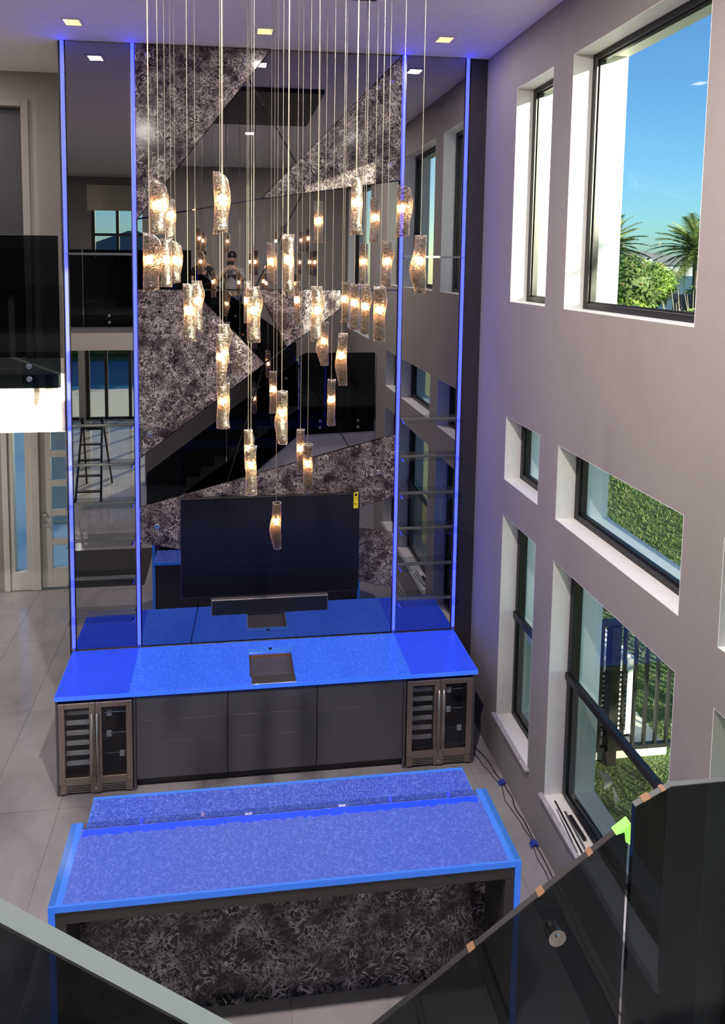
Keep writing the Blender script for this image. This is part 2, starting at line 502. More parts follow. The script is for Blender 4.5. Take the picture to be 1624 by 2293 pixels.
for i, (y0, y1, z0, z1, mr, lab) in enumerate(WIN):
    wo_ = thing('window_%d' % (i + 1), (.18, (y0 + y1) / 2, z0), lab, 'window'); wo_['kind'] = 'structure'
    t = .05; xa, xb = .15, .225
    e = .004
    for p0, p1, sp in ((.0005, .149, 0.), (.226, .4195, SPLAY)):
        MB().box(p0, p1, y0 - sp + .0002, y0 - sp + e, z0 + e, z1 - e).box(p0, p1, y1 - e, y1 - .0002, z0 + e, z1 - e).box(p0, p1, y0 - sp, y1, z1 - e, z1 - .0002).box(p0, p1, y0 - sp, y1, z0 + .0002, z0 + e).build('reveal', 'white_paint', wo_)  # white lining added to bring up the window light on the reveals
    MB().box(xa, xb, y0, y0 + t, z0, z1).box(xa, xb, y1 - t, y1, z0, z1).box(xa, xb, y0 + t, y1 - t, z0, z0 + t).box(xa, xb, y0 + t, y1 - t, z1 - t, z1).build('frame', 'black_metal', wo_, bevel=.004)
    if mr:
        pass
        MB().box(.192, .198, y0 + t, y1 - t, mr + .03, z1 - t).build('pane', 'window_glass', wo_)
        s = MB(); s.box(.120, .165, y0 + t * .4, y1 - t * .4, mr - .03, mr + .03).build('meeting_rail', 'black_metal', wo_, bevel=.004)
        MB().box(.125, .160, y0 + t, y0 + t + .035, z0 + t, mr - .03).box(.125, .160, y1 - t - .035, y1 - t, z0 + t, mr - .03).box(.125, .160, y0 + t + .035, y1 - t - .035, z0 + t, z0 + t + .035).build('lower_sash', 'black_metal', wo_, bevel=.003)
        MB().box(.140, .146, y0 + t + .035, y1 - t - .035, z0 + t + .035, mr - .03).build('pane', 'screen_glass', wo_)
        MB().box(-.035, .150, y0 - .03, y1 + .03, z0 - .022, z0 + .002).build('sill', 'sill_marble', wo_, bevel=.004)
        pass
    else:
        MB().box(.185, .193, y0 + t, y1 - t, z0 + t, z1 - t).build('pane', 'window_glass', wo_)
        MB().box(.170, .184, y0 + t, y0 + t + .012, z0 + t, z1 - t).box(.170, .184, y1 - t - .012, y1 - t, z0 + t, z1 - t).box(.170, .184, y0 + t, y1 - t, z0 + t, z0 + t + .012).box(.170, .184, y0 + t, y1 - t, z1 - t - .012, z1 - t).build('glazing_bead', 'black_plastic', wo_)
# ---- feature wall with mirrors and marble
fw = struct(MB().box(-4.0, 0, .022, .30, 0, H).build('wall_feature', 'charcoal_wall'), 'double-height feature wall of smoked mirror and dark marble shards', 'wall')
MB().box(-3.933, -3.366, .002, .0215, .925, H - .004).build('mirror_panel', 'smoked_mirror', fw, bevel=.004)
MB().box(-.805, -.229, .002, .0215, .925, H - .004).build('mirror_panel', 'smoked_mirror', fw, bevel=.004)
SH = {
 'M1': [(-3.322, 6.6), (-2.092, 6.6), (-3.322, 5.035)],
 'S1': [(-2.092, 6.6), (-0.849, 6.6), (-1.849, 5.574), (-2.301, 6.341)],
 'M2': [(-0.849, 6.6), (-0.849, 5.44), (-2.178, 5.241)],
 'S2': [(-2.301, 6.341), (-1.849, 5.574), (-2.178, 5.241), (-3.322, 5.035)],
 'S3': [(-3.322, 5.035), (-2.178, 5.241), (-1.787, 5.302), (-2.243, 4.387), (-3.322, 4.383)],
 'S4': [(-1.787, 5.302), (-0.849, 5.44), (-0.849, 4.386), (-2.243, 4.387)],
 'M3': [(-3.322, 4.383), (-2.823, 4.386), (-2.143, 3.683), (-3.322, 2.79)],
 'M4': [(-2.205, 4.388), (-1.417, 4.386), (-1.415, 4.205), (-1.93, 3.841)],
 'S5': [(-2.823, 4.386), (-2.205, 4.388), (-1.93, 3.841), (-2.143, 3.683)],
 'S6': [(-1.417, 4.386), (-0.849, 4.386), (-0.849, 2.96), (-1.308, 2.848), (-1.93, 3.841), (-1.415, 4.205)],
 'S7': [(-2.143, 3.683), (-1.93, 3.841), (-1.308, 2.848), (-2.505, 2.526)],
 'S8': [(-2.143, 3.683), (-2.505, 2.526), (-3.322, 2.31), (-3.322, 2.79)],
 'M5': [(-3.322, 2.31), (-0.849, 2.96), (-0.849, 2.335), (-1.707, 2.11), (-0.849, 1.962), (-0.849, 1.405), (-3.322, 1.97)],
 'S9': [(-0.849, 2.335), (-0.849, 1.962), (-1.707, 2.11)],
 'S10': [(-3.322, 1.97), (-2.674, 1.822), (-2.854, 0.925), (-3.322, 0.925)],
 'S11': [(-2.674, 1.822), (-0.849, 1.405), (-0.849, 0.925), (-2.854, 0.925)],
}
def inset(poly, d):
    n = len(poly); P = [Vector(p) for p in poly]; out = []
    area = sum(P[i].x * P[(i + 1) % n].y - P[(i + 1) % n].x * P[i].y for i in range(n))
    sg = 1 if area > 0 else -1
    for i in range(n):
        a, b, c = P[i - 1], P[i], P[(i + 1) % n]
        e1 = (b - a).normalized(); e2 = (c - b).normalized()
        n1 = Vector((-e1.y, e1.x)) * sg; n2 = Vector((-e2.y, e2.x)) * sg
        m = n1 + n2
        k = d / max(.25, m.length_squared / 2)
        out.append(tuple(b + m * k * .5 * 2 / 2))
    return out
marbles = {}
for k, poly in SH.items():
    if k[0] == 'M':
        marbles[k] = MB().prism(inset(poly, .001), 1, -.010, .0215).build('marble_panel', 'wall_marble', fw, bevel=.003)
    else:
        MB().prism(inset(poly, .0016), 1, .002, .0215).build('mirror_panel', 'smoked_mirror', fw, bevel=.006)
CAPS = [('M1', -3.207, 6.499), ('M1', -2.322, 6.496), ('M2', -.96, 6.343), ('M2', -1.084, 6.293), ('M2', -.962, 5.571), ('M2', -1.826, 5.426),
        ('M3', -3.214, 4.268), ('M3', -3.218, 3.037), ('M5', -2.548, 2.426), ('M5', -3.164, 2.126), ('M5', -1.009, 2.593)]
for k, x, z in CAPS:
    MB().lathe((x, -.0105, z), [(.021, 0), (.026, -.003), (.026, -.009), (.022, -.012)], 20, 1).build('screw_cap', 'chrome', marbles[k], smooth=False)
# ---- LED strips up the feature wall
for i, x in enumerate((-3.957, -3.344, -.827, -.2064)):
    t = thing('led_strip_light', (x, -.004, .925), 'vertical blue LED strip, %s from the left on the feature wall' % ORD[i], 'LED strip', 'blue LED strips of the feature wall')
    MB().box(x - .0185, x + .0185, -.003, .0218, .925, H - .002).build('channel', 'brushed_steel', t)
    MB().box(x - .0135, x + .0135, -.012, -.0032, .955, H - .006).build('diffuser', 'led_blue', t, bevel=.003)
    MB().box(x - .017, x + .017, -.014, -.0032, .926, .953).build('end_cap', 'brushed_steel', t)
# ---- glass shelves
SZ = (4.717, 3.118, 2.742, 2.368, 2.007, 1.635, 1.270)
for side, (xa, xb) in enumerate(((-3.978, -3.372), (-.798, -.186))):
    for i, z in enumerate(SZ):
        lab = 'clear glass shelf in the %s mirror column, %s from the top' % (('left', 'right')[side], ORD[i])
        t = thing('glass_shelf', ((xa + xb) / 2, -.016, z), lab, 'shelf', 'glass shelves of the feature wall')
        d = .045 if i == 0 else .125
        MB().box(xa, xb, -.016 - d, -.016, z - .012, z).build('glass', 'shelf_glass', t, bevel=.002)
        MB().box(max(xa, -3.93), min(xb, -.235), -.016, .0015, z - .014, z + .004).build('wall_channel', 'brushed_steel', t)
        ex = xb - .012 if side == 0 else xa + .012
        MB().box(ex - .006, ex + .006, -.014 - d * .8, -.016, z - .020, z - .013).build('bracket', 'chrome', t)
# ---- front part of the house seen on the left: bridge, upper wall, entrance
br = struct(MB().box(XL, -4.0, 0, YF, 3.06, 3.6).build('floor_upper_front', 'cream_plaster'), 'cream plastered edge of the upper-floor bridge left of the mirror', 'floor')
up = MB().box(XL, -5.75, 1.0, 1.12, 3.6, H).box(-4.64, -4.0, 1.0, 1.12, 3.6, H).box(-5.75, -4.64, 1.0, 1.12, 6.25, H).box(-4.0, -3.9, .30, 1.12, 3.6, H)
struct(up.build('wall_upper_front', 'wall_paint'), 'beige upper-floor wall with a tall doorway at the left edge', 'wall')
d2 = thing('doorway_2', (-5.2, 1.06, 3.6), 'tall upper-floor doorway, its unlit room shown as a dark sheet, pale casing, left edge', 'door'); d2['kind'] = 'structure'
MB().box(-5.75, -4.64, 1.08, 1.115, 3.6, 6.25).build('leaf', 'charcoal_wall', d2)  # dark sheet stands for the shade of the room behind the doorway
MB().box(-4.64, -4.565, .985, .999, 3.6, 6.32).box(-5.825, -5.75, .985, .999, 3.6, 6.32).box(-5.75, -4.64, .985, .999, 6.25, 6.32).build('casing', 'wall_paint', d2, bevel=.003)
# entrance wall
ew = MB().box(XL, -5.62, YF, YF + .2, 0, 3.06).box(-4.05, 0, YF, YF + .2, 0, H).box(-5.62, -4.05, YF, YF + .2, 2.62, 3.06).box(XL, -4.05, YF, YF + .2, 3.06, H)
struct(ew.build('wall_front', 'wall_paint'), 'entrance wall behind the bridge at far left', 'wall')
d1 = thing('door_1', (-4.6, YF, 0), 'pale entrance door with stacked horizontal glass panes under the bridge', 'door'); d1['kind'] = 'structure'
dl, dr = -5.125, -4.16
Z5 = [(2.0, 2.32), (1.573, 1.902), (1.15, 1.481), (.725, 1.056), (.295, .629)]
b = MB().box(dl, -4.975, YF + .03, YF + .08, .012, 2.5).box(-4.31, dr, YF + .03, YF + .08, .012, 2.5)
prev = .012
for z0, z1 in sorted(Z5):
    b.box(-4.975, -4.31, YF + .03, YF + .08, prev, z0); prev = z1
b.box(-4.975, -4.31, YF + .03, YF + .08, prev, 2.5)
b.build('leaf', 'door_paint', d1, bevel=.003)
for z0, z1 in Z5: MB().box(-4.975, -4.31, YF + .05, YF + .06, z0, z1).build('pane', 'window_glass', d1)
MB().lathe((-5.065, YF + .03, 1.085), [(.03, 0), (.03, -.012), (.02, -.03)], 16, 1).build('deadbolt', 'chrome', d1)
h = MB().lathe((-5.065, YF + .03, .95), [(.03, 0), (.03, -.010), (.012, -.02), (.012, -.05)], 16, 1)
h.box(-5.065, -4.95, YF - .03, YF - .015, .942, .958)
h.build('lever_handle', 'chrome', d1)
MB().box(-5.235, dl, YF - .02, YF + .14, 0, 2.62).box(-5.62, -5.54, YF - .02, YF + .14, 0, 2.62).box(dr, -4.05, YF - .02, YF + .14, 0, 2.62).box(-5.54, -5.235, YF - .0, YF + .1, 0, .27).box(-5.54, -5.235, YF - .0, YF + .1, 2.4, 2.62).box(dl, dr, YF - .02, YF + .14, 2.5, 2.62).build('door_frame', 'door_paint', d1, bevel=.004)
MB().box(-5.54, -5.475, YF, YF + .1, .27, 2.4).box(-5.315, -5.235, YF, YF + .1, .27, 2.4).build('sidelight_frame', 'door_paint', d1, bevel=.003)
MB().box(-5.475, -5.315, YF + .045, YF + .055, .27, 2.4).build('sidelight_pane', 'window_glass', d1)
LW = [(-4.9, -.9, .3, 2.7), (-4.9, -.9, 3.9, 6.2), (-11.5, -6.5, .3, 2.7)]  # unseen windows added in the left wall for daylight fill
b = MB().box(XL - .2, XL, YR, -11.5, 0, H).box(XL - .2, XL, -6.5, -4.9, 0, H).box(XL - .2, XL, -.9, YF + .2, 0, H).box(XL - .2, XL, -11.5, -6.5, 2.7, H).box(XL - .2, XL, -11.5, -6.5, 0, .3)
b.box(XL - .2, XL, -4.9, -.9, 0, .3).box(XL - .2, XL, -4.9, -.9, 2.7, 3.9).box(XL - .2, XL, -4.9, -.9, 6.2, H)
struct(b.build('wall_left', 'wall_paint'), 'left wall with broad windows added for daylight fill, outside the picture', 'wall')
for i, (y0, y1, z0, z1) in enumerate(LW):
    t = thing('window_%d' % (13 + i), (XL - .1, (y0 + y1) / 2, z0), 'broad black-framed window added to the left wall for daylight fill, %s of three' % ORD[i], 'window'); t['kind'] = 'structure'
    b = MB()
    for k in range(5):
        y = y0 + (y1 - y0 - .06) * k / 4; b.box(XL - .13, XL - .07, y, y + .06, z0, z1)
    for z in (z0, z1 - .06): b.box(XL - .128, XL - .072, y0, y1, z, z + .06)
    b.build('frame', 'black_metal', t)
    MB().box(XL - .10, XL - .094, y0, y1, z0, z1).build('pane', 'window_glass', t)
struct(MB().box(-4.0, -3.9, .30, YF, 0, 3.06).box(-3.9, 0, .30, .34, 0, H).build('wall_hall', 'wall_paint'), 'plaster wall closing the back of the feature wall', 'wall')
# ---- rear of the room, seen in the mirror
struct(MB().box(-4.25, 0, -7.2, -7.09, 0, H).build('wall_stair', 'wall_paint'), 'plain wall behind the stair, seen in the mirror', 'wall')
struct(MB().box(XL, -3.13, YU, -5.4, 3.06, 3.6).box(-3.13, 0, YU, -7.2, 3.06, 3.6).box(XL, 0, YR, YU, 3.06, 3.5).build('floor_upper_rear', 'cream_plaster'), 'plastered edge of the upper floor opposite, seen in the mirror', 'floor')
RW = (-5.68, -3.95, 4.66, 6.36)
struct(MB().box(XL, RW[0], YU - .2, YU, 3.6, H).box(RW[1], 0, YU - .2, YU, 3.6, H).box(RW[0], RW[1], YU - .2, YU, 3.6, RW[2]).box(RW[0], RW[1], YU - .2, YU, RW[3], H).build('wall_upper_rear', 'wall_paint'), 'upper rear wall with a window, seen in the left mirror', 'wall')
w12 = thing('window_12', (-4.8, YU - .1, RW[2]), 'black-framed upstairs rear window with cream blind, seen in the left mirror', 'window'); w12['kind'] = 'structure'
b = MB()
for x in (RW[0], -5.13, RW[1] - .06): b.box(x, x + .07, YU - .13, YU - .06, RW[2], RW[3])
for z in (RW[2], 5.25, RW[3] - .06): b.box(RW[0], RW[1], YU - .128, YU - .062, z, z + .06)
b.build('frame', 'black_metal', w12)
MB().box(RW[0] + .06, RW[1] - .06, YU - .10, YU - .09, RW[2] + .05, RW[3] - .05).build('pane', 'window_glass', w12)
bl = tag(MB().box(RW[0] - .08, RW[1] + .08, YU + .004, YU + .03, 5.83, 6.42).build('roller_blind', 'blind_fabric', None, bevel=.006), 'cream roller blind drawn partway over the upstairs rear window', 'blind')
# rear ground floor glazing
DX = [-8.4, -6.62, -6.10, -5.41, -4.7, -3.6, -2.4, -1.2, -.2]
b = MB().box(XL, DX[0], YR - .2, YR, 0, 3.06).box(DX[-1], .42, YR - .2, YR, 0, 3.06)
b.box(-6.86, -6.68, YR - .26, YR + .06, 0, 3.06)
struct(b.build('wall_rear', 'wall_paint'), 'rear wall and white column around the patio doors, seen in the mirror', 'wall')
d3 = thing('door_3', (-4, YR, 0), 'black-framed sliding patio doors to the pool, seen in the left mirror', 'door'); d3['kind'] = 'structure'
for x in DX: MB().box(x - .045, x + .045, YR - .14, YR - .05, 0, 3.06).build('stile', 'black_metal', d3)
MB().box(DX[0], DX[-1], YR - .14, YR - .05, 0, .06).build('track', 'black_metal', d3)
for a, c in zip(DX, DX[1:]): MB().box(a + .045, c - .045, YR - .10, YR - .092, .06, 3.06).build('pane', 'window_glass', d3)

# ---- recessed downlights
LIGHTS = [(-3.758, -.436, 'left'), (-2.172, -.436, 'middle'), (-.597, -.440, 'right')]
def downlight(x, y, zc, lab, power):
    t = thing('recessed_downlight', (x, y, zc), lab, 'downlight', 'square recessed ceiling lights')
    s = .085
    MB().box(x - s, x + s, y - s, y - s + .022, zc - .008, zc - .0002).box(x - s, x + s, y + s - .022, y + s, zc - .008, zc - .0002).box(x - s, x - s + .022, y - s + .022, y + s - .022, zc - .008, zc - .0002).box(x + s - .022, x + s, y - s + .022, y + s - .022, zc - .008, zc - .0002).build('trim', 'white_paint', t, bevel=.002)
    MB().box(x - s + .022, x + s - .022, y - s + .022, y + s - .022, zc - .006, zc - .0002).build('lens', 'lens_warm', t)
    ld = bpy.data.lights.new('downlight_lamp', 'AREA'); ld.shape = 'SQUARE'; ld.size = .12; ld.energy = power * 1.22; ld.color = (1.0, .90, .86)
    lo = bpy.data.objects.new('downlight_lamp', ld); COL.objects.link(lo); lo.parent = t; lo.location = (0, 0, -.012)
for x, y, p in LIGHTS: downlight(x, y, H, 'lit square ceiling downlight at the %s above the feature wall' % p, DOWNLIGHT_W * .11)
for x, y, p, k in ((-3.75, -3.68, 'left', .6), (-2.17, -3.68, 'middle', 3.8), (-.6, -3.68, 'right', .15)):
    downlight(x, y, H, 'lit square downlight before the stair wall, %s one, seen in the mirror' % p, DOWNLIGHT_W * k)
for x, p in ((-5.35, 'first'), (-6.93, 'second'), (-8.4, 'third')):  # lamps added out of view to raise the ambient light
    downlight(x, -.436, H, 'added fill downlight left of the picture in the front row, %s from the mirror wall' % p, DOWNLIGHT_W * .1)
    downlight(x, -3.68, H, 'added fill downlight left of the picture in the rear row, %s from the mirror wall' % p, DOWNLIGHT_W * .6)
for x, y, p in ((-6.5, -7.5, 'left one nearest the stair'), (-4.2, -7.6, 'right one nearest the stair'), (-1.5, -8.2, 'one behind the stair wall'), (-6.5, -10.8, 'left one by the patio doors'), (-3, -10.8, 'right one by the patio doors')):  # unseen fill lamps added under the upper floor
    downlight(x, y, 3.06, 'added fill downlight under the upper floor, ' + p, DOWNLIGHT_W * .5)
downlight(-7.2, 1.6, 3.06, 'added fill downlight in the entrance left of the door', DOWNLIGHT_W * 1.1)  # added out of view to brighten the entrance
downlight(-5.9, .5, H, 'added fill downlight over the bridge outside the left picture edge', DOWNLIGHT_W * .7)  # added out of view to brighten the upper wall behind the bridge

# ================================================================ BACK BAR
CZ = .92
ct = thing('bar_countertop', (-2.08, -.33, CZ - .04), 'blue back-lit textured glass countertop running along the mirror wall', 'countertop')
cl, cr, cf, cb = -3.966, -.2025, -.640, -.013
sx0, sx1, sy0, sy1 = -2.292, -1.888, -.536, -.205
seam = -.828
def slab_hole(x0, x1, y0, y1, z0, z1, hole):
    hx0, hx1, hy0, hy1 = hole
    return MB().box(x0, hx0, y0, y1, z0, z1).box(hx1, x1, y0, y1, z0, z1).box(hx0, hx1, y0, hy0, z0, z1).box(hx0, hx1, hy1, y1, z0, z1)
MB().box(cl, -3.3445, cf, cb, CZ - .036, CZ).build('glass_slab', 'counter_glass_led_sheen', ct)
slab_hole(-3.3435, seam - .001, cf, cb, CZ - .036, CZ, (sx0, sx1, sy0, sy1)).build('glass_slab', 'counter_glass', ct)
MB().box(seam + .001, cr, cf, cb, CZ - .036, CZ).build('glass_slab', 'counter_glass_led_sheen', ct)
MB().box(cl, cr, cf - .004, cf - .0002, CZ - .037, CZ).box(cl - .003, cl - .0002, cf, cb, CZ - .037, CZ).box(cr + .0002, cr + .003, cf, cb, CZ - .037, CZ).build('polished_edge', 'counter_edge', ct)
MB().box(cl, cr, cb + .001, .001, CZ - .02, CZ + .003).build('back_bead', 'brushed_steel', ct)
MB().box(cl + .02, cr - .02, cf + .03, cb - .02, CZ - .052, CZ - .037).build('substrate', 'charcoal_laminate', ct)
# sink
sk = thing('bar_sink', (-2.09, -.37, CZ - .25), 'small copper undermount bar sink set into the blue glass counter', 'sink')
t = .006
MB().box(sx0, sx1, sy0, sy1, CZ - .20, CZ - .194).box(sx0 + .0005, sx0 + t, sy0, sy1, CZ - .194, CZ - .012).box(sx1 - t, sx1 - .0005, sy0, sy1, CZ - .194, CZ - .012).box(sx0 + t, sx1 - t, sy0 + .0005, sy0 + t, CZ - .194, CZ - .012).box(sx0 + t, sx1 - t, sy1 - t, sy1 - .0005, CZ - .194, CZ - .012).build('basin', 'copper', sk)
MB().lathe((-2.07, -.40, CZ - .1935), [(.045, 0), (.045, .004), (.03, .006), (.012, .03), (.006, .055)], 20).build('drain_strainer', 'brushed_steel', sk)
MB().box(sx0, sx0 + .005, sy0, sy1, CZ - .012, CZ + .001).box(sx1 - .005, sx1, sy0, sy1, CZ - .012, CZ + .001).box(sx0 + .005, sx1 - .005, sy0, sy0 + .01, CZ - .012, CZ + .001).build('rim', 'brushed_steel', sk)
MB().box(sx0 + .012, sx1 + .004, cf + .002, sy0 - .002, CZ + .0004, CZ + .004).build('drip_ledge', 'brushed_steel', sk, bevel=.001)
MB().box(-2.295, -1.868, -.200, -.142, CZ + .0004, CZ + .004).build('back_ledge', 'glass_rim', sk, bevel=.001)
MB().lathe((-2.085, -.152, CZ + .004), [(.016, 0), (.016, .006), (.010, .009)], 14).build('tap_stub', 'black_metal', sk)
# end and filler panels
for x0, x1, lab in ((-3.966, -3.946, 'charcoal end panel at the left end of the bar cabinets'), (-3.312, -3.290, 'slim charcoal filler panel right of the left wine cooler'),
                    (-.892, -.868, 'slim charcoal filler panel left of the right wine cooler'), (-.240, -.216, 'charcoal end panel at the right end of the bar cabinets')):
    tag(MB().box(x0, x1, -.622, -.02, 0, .868).build('end_panel', 'charcoal_laminate', None, bevel=.0015), lab, 'panel', 'end and filler panels of the bar')
# drawer units
XD = [-3.288, -2.491, -1.690, -.894]
for i in range(3):
    x0, x1 = XD[i] + .001, XD[i + 1] - .001
    t = thing('drawer_cabinet', ((x0 + x1) / 2, -.33, 0), 'charcoal three-drawer handleless cabinet, %s of the three under the bar' % ('leftmost', 'middle one', 'rightmost')[i], 'cabinet', 'drawer cabinets of the bar')
    MB().box(x0, x1, -.598, -.02, .09, .866).build('carcass', 'black_plastic', t)
    for z0, z1 in ((.10, .438), (.441, .640), (.643, .855)):
        MB().box(x0 + .0025, x1 - .0025, -.620, -.600, z0, z1).build('drawer_front', 'charcoal_laminate', t, bevel=.0012)
    MB().box(x0, x1, -.565, -.55, .0, .09).build('toe_kick', 'charcoal_wall', t)
# wine coolers
def cooler(x0, x1, lab):
    t = thing('wine_cooler', ((x0 + x1) / 2, -.33, 0), lab, 'wine cooler', 'wine coolers under the bar')
    xm = (x0 + x1) / 2
    MB().box(x0, x0 + .02, -.585, -.02, .02, .862).box(x1 - .02, x1, -.585, -.02, .02, .862).box(x0 + .02, x1 - .02, -.05, -.02, .02, .862).box(x0 + .02, x1 - .02, -.585, -.05, .842, .862).box(x0 + .02, x1 - .02, -.585, -.05, .02, .12).box(xm - .012, xm + .012, -.575, -.05, .12, .842).build('body', 'fridge_interior', t)
    for s, (a, b) in enumerate(((x0 + .002, xm - .0015), (xm + .0015, x1 - .002))):
        bw, z0, z1 = .052, .112, .852
        bt = .062
        d = MB().box(a, a + bw, -.640, -.590, z0, z1).box(b - bw, b, -.640, -.590, z0, z1).box(a + bw, b - bw, -.640, -.590, z0, z0 + bt).box(a + bw, b - bw, -.640, -.590, z1 - bt * .75, z1).build('door', 'bronze_steel', t, bevel=.002)
        MB().box(a + bw, b - bw, -.622, -.616, z0 + bt, z1 - bt * .75).build('glass', 'cooler_glass', d)
        hx = b - .020 if s == 0 else a + .020
        MB().tube([(hx, -.640, .195), (hx, -.675, .195)], .006, 8).tube([(hx, -.640, .735), (hx, -.675, .735)], .006, 8).tube([(hx, -.678, .15), (hx, -.678, .78)], .0085, 10).build('handle', 'brushed_steel', d, smooth=True)
        if s == 0:
            for k in range(6):
                z = .255 + k * .093
                bs = MB().box(a + bw + .002, b - bw - .002, -.590, -.572, z - .006, z + .026).build('bottle_shelf', 'shelf_front', t)
                MB().box(a + bw + .004, b - bw - .004, -.5715, -.12, z, z + .008).build('wire_rack', 'black_metal', bs)
        else:
            for k in range(3):
                z = .32 + k * .19
                MB().box(a + bw - .02, b - bw + .02, -.56, -.10, z, z + .006).build('glass_rack', 'shelf_glass', t)
                MB().tube([(a + bw - .01, -.565, z + .003), (b - bw + .01, -.565, z + .003)], .005, 8).build('rack_rail', 'chrome', t)
                cx = a + bw + (.16 if k == 0 else .05) * (1 if b - bw - a - bw > .1 else .6)
                MB().box(cx - .022, cx + .022, -.585, -.57, z - .022, z + .03).build('rack_clip', 'white_plastic', t, bevel=.003)
            for k in range(3):
                z = .37 + k * .19
                MB().box(a + bw - .01, b - bw + .01, -.062, -.052, z, z + .09).build('rear_panel', 'shelf_front', t)
    g = MB().box(x0 + .004, x1 - .004, -.599, -.59, .022, .108).box(x0 + .004, x0 + .06, -.632, -.5985, .022, .104).box(x1 - .06, x1 - .004, -.632, -.5985, .022, .104).box(xm - .045, xm + .045, -.634, -.5985, .022, .108).build('grille', 'bronze_steel', t)
    for k in range(5):
        z = .03 + k * .016
        MB().box(x0 + .06, xm - .045, -.628, -.60, z, z + .0075).box(xm + .045, x1 - .06, -.628, -.60, z, z + .0075).build('slat', 'brushed_steel', g)
    MB().lathe((xm, -.634, .066), [(.012, 0), (.012, -.006), (.006, -.008)], 14, 1).build('lock', 'chrome', g)
    for xx in (x0 + .03, x1 - .03): MB().lathe((xx, -.5, 0), [(.015, 0), (.015, .02)], 10).build('foot', 'rubber', t)
cooler(-3.942, -3.316, 'bronze-framed two-door wine cooler at the left end of the bar')
cooler(-.864, -.244, 'bronze-framed two-door wine cooler at the right end, by the window wall')
# television and soundbar
tv = thing('television', (-2.074, -.05, 1.425), 'large black flat television mounted on the marble band', 'television')
MB().box(-2.9376, -1.2109, -.078, -.040, 1.4254, 2.4092).build('housing', 'black_plastic', tv, bevel=.004)
MB().box(-2.929, -1.2195, -.0805, -.0782, 1.440, 2.401).build('screen', 'screen_black', tv)
MB().box(-2.3, -1.85, -.040, -.0102, 1.8, 2.2).build('wall_mount', 'black_metal', tv)
lb = MB().box(-1.272, -1.226, -.0822, -.0808, 2.262, 2.4225).build('energy_label', 'yellow_label', tv)
lb['label'] = 'yellow energy label on the upper right corner of the screen'
MB().box(-1.262, -1.236, -.0830, -.0823, 2.385, 2.408).box(-1.262, -1.250, -.0830, -.0823, 2.30, 2.312).box(-1.264, -1.234, -.0830, -.0823, 2.365, 2.369).box(-1.264, -1.234, -.0830, -.0823, 2.345, 2.348).build('print', 'black_plastic', lb)
sb = thing('soundbar', (-2.08, -.07, 1.262), 'dark grey soundbar hung below the black television', 'soundbar')
MB().box(-2.650, -1.518, -.120, -.035, 1.264, 1.420).build('housing', 'charcoal_laminate', sb, bevel=.005)
MB().box(-2.25, -1.9, -.035, .0018, 1.29, 1.40).build('wall_mount', 'black_metal', sb)
MB().box(-2.640, -1.528, -.1225, -.1202, 1.274, 1.410).build('speaker_cloth', 'black_plastic', sb)

# ================================================================ ISLAND
ix0, ix1, iy0, iy1, iz = -3.475, -.728, -2.552, -2.035, 1.07
ib = thing('bar_island', (-2.1, -2.1, 0), 'dark-framed bar island with black veined marble front below the blue glass', 'island')
MB().box(ix0 + .036, ix1 - .036, iy0 + .006, iy1, .955, iz - .037).build('header_frame', 'taupe_frame', ib, bevel=.002)
for x0, x1 in ((ix0 + .037, ix0 + .095), (ix1 - .095, ix1 - .037)):
    MB().box(x0, x1, iy0 + .006, -2.03, 0, .954).build('side_panel', 'taupe_frame', ib, bevel=.002)
MB().box(ix0 + .096, ix1 - .096, -2.285, -2.262, .0, .954).build('marble_front', 'island_marble', ib, bevel=.002)
for x0, x1 in ((ix0 + .0955, ix0 + .101), (ix1 - .101, ix1 - .0955)):
    MB().box(x0, x1, iy0 + .02, -2.286, .002, .953).build('knee_space_lining', 'charcoal_wall', ib)
MB().box(-3.375, -.835, -2.261, -1.74, .09, .868).build('cabinet_body', 'charcoal_laminate', ib)
MB().box(-3.375, -.835, -2.261, -1.79, .0, .089).build('plinth', 'charcoal_wall', ib)
tp = thing('island_glass_top', (-2.1, -2.3, iz), 'raised blue-lit textured glass bar top with glass sides running to the floor', 'bar top')
MB().box(ix0 + .075, ix1 - .075, iy0 + .012, iy1 - .045, iz - .036, iz).build('glass_slab', 'island_glass', tp)
MB().box(ix0, ix1, iy0, iy0 + .0118, iz - .036, iz + .0005).build('front_rim', 'glass_rim', tp)
for x0, x1, m in ((ix0, ix0 + .036, 'glass_rim_deep'), (ix0 + .0362, ix0 + .0748, 'glass_rim'), (ix1 - .036, ix1, 'glass_rim_deep'), (ix1 - .0748, ix1 - .0362, 'glass_rim')):
    MB().box(x0, x1, iy0 + .012, iy1, iz - .036, iz).build('side_rim', m, tp)
MB().box(ix0 + .075, ix1 - .075, iy1 - .0448, iy1, iz - .036, iz).build('rear_rim', 'shelf_glass', tp)
for x0, x1 in ((ix0, ix0 + .034), (ix1 - .034, ix1)):
    MB().box(x0, x1, iy0, iy1 - .002, 0, iz - .0365).build('waterfall_side', 'glass_rim', tp, bevel=.002)
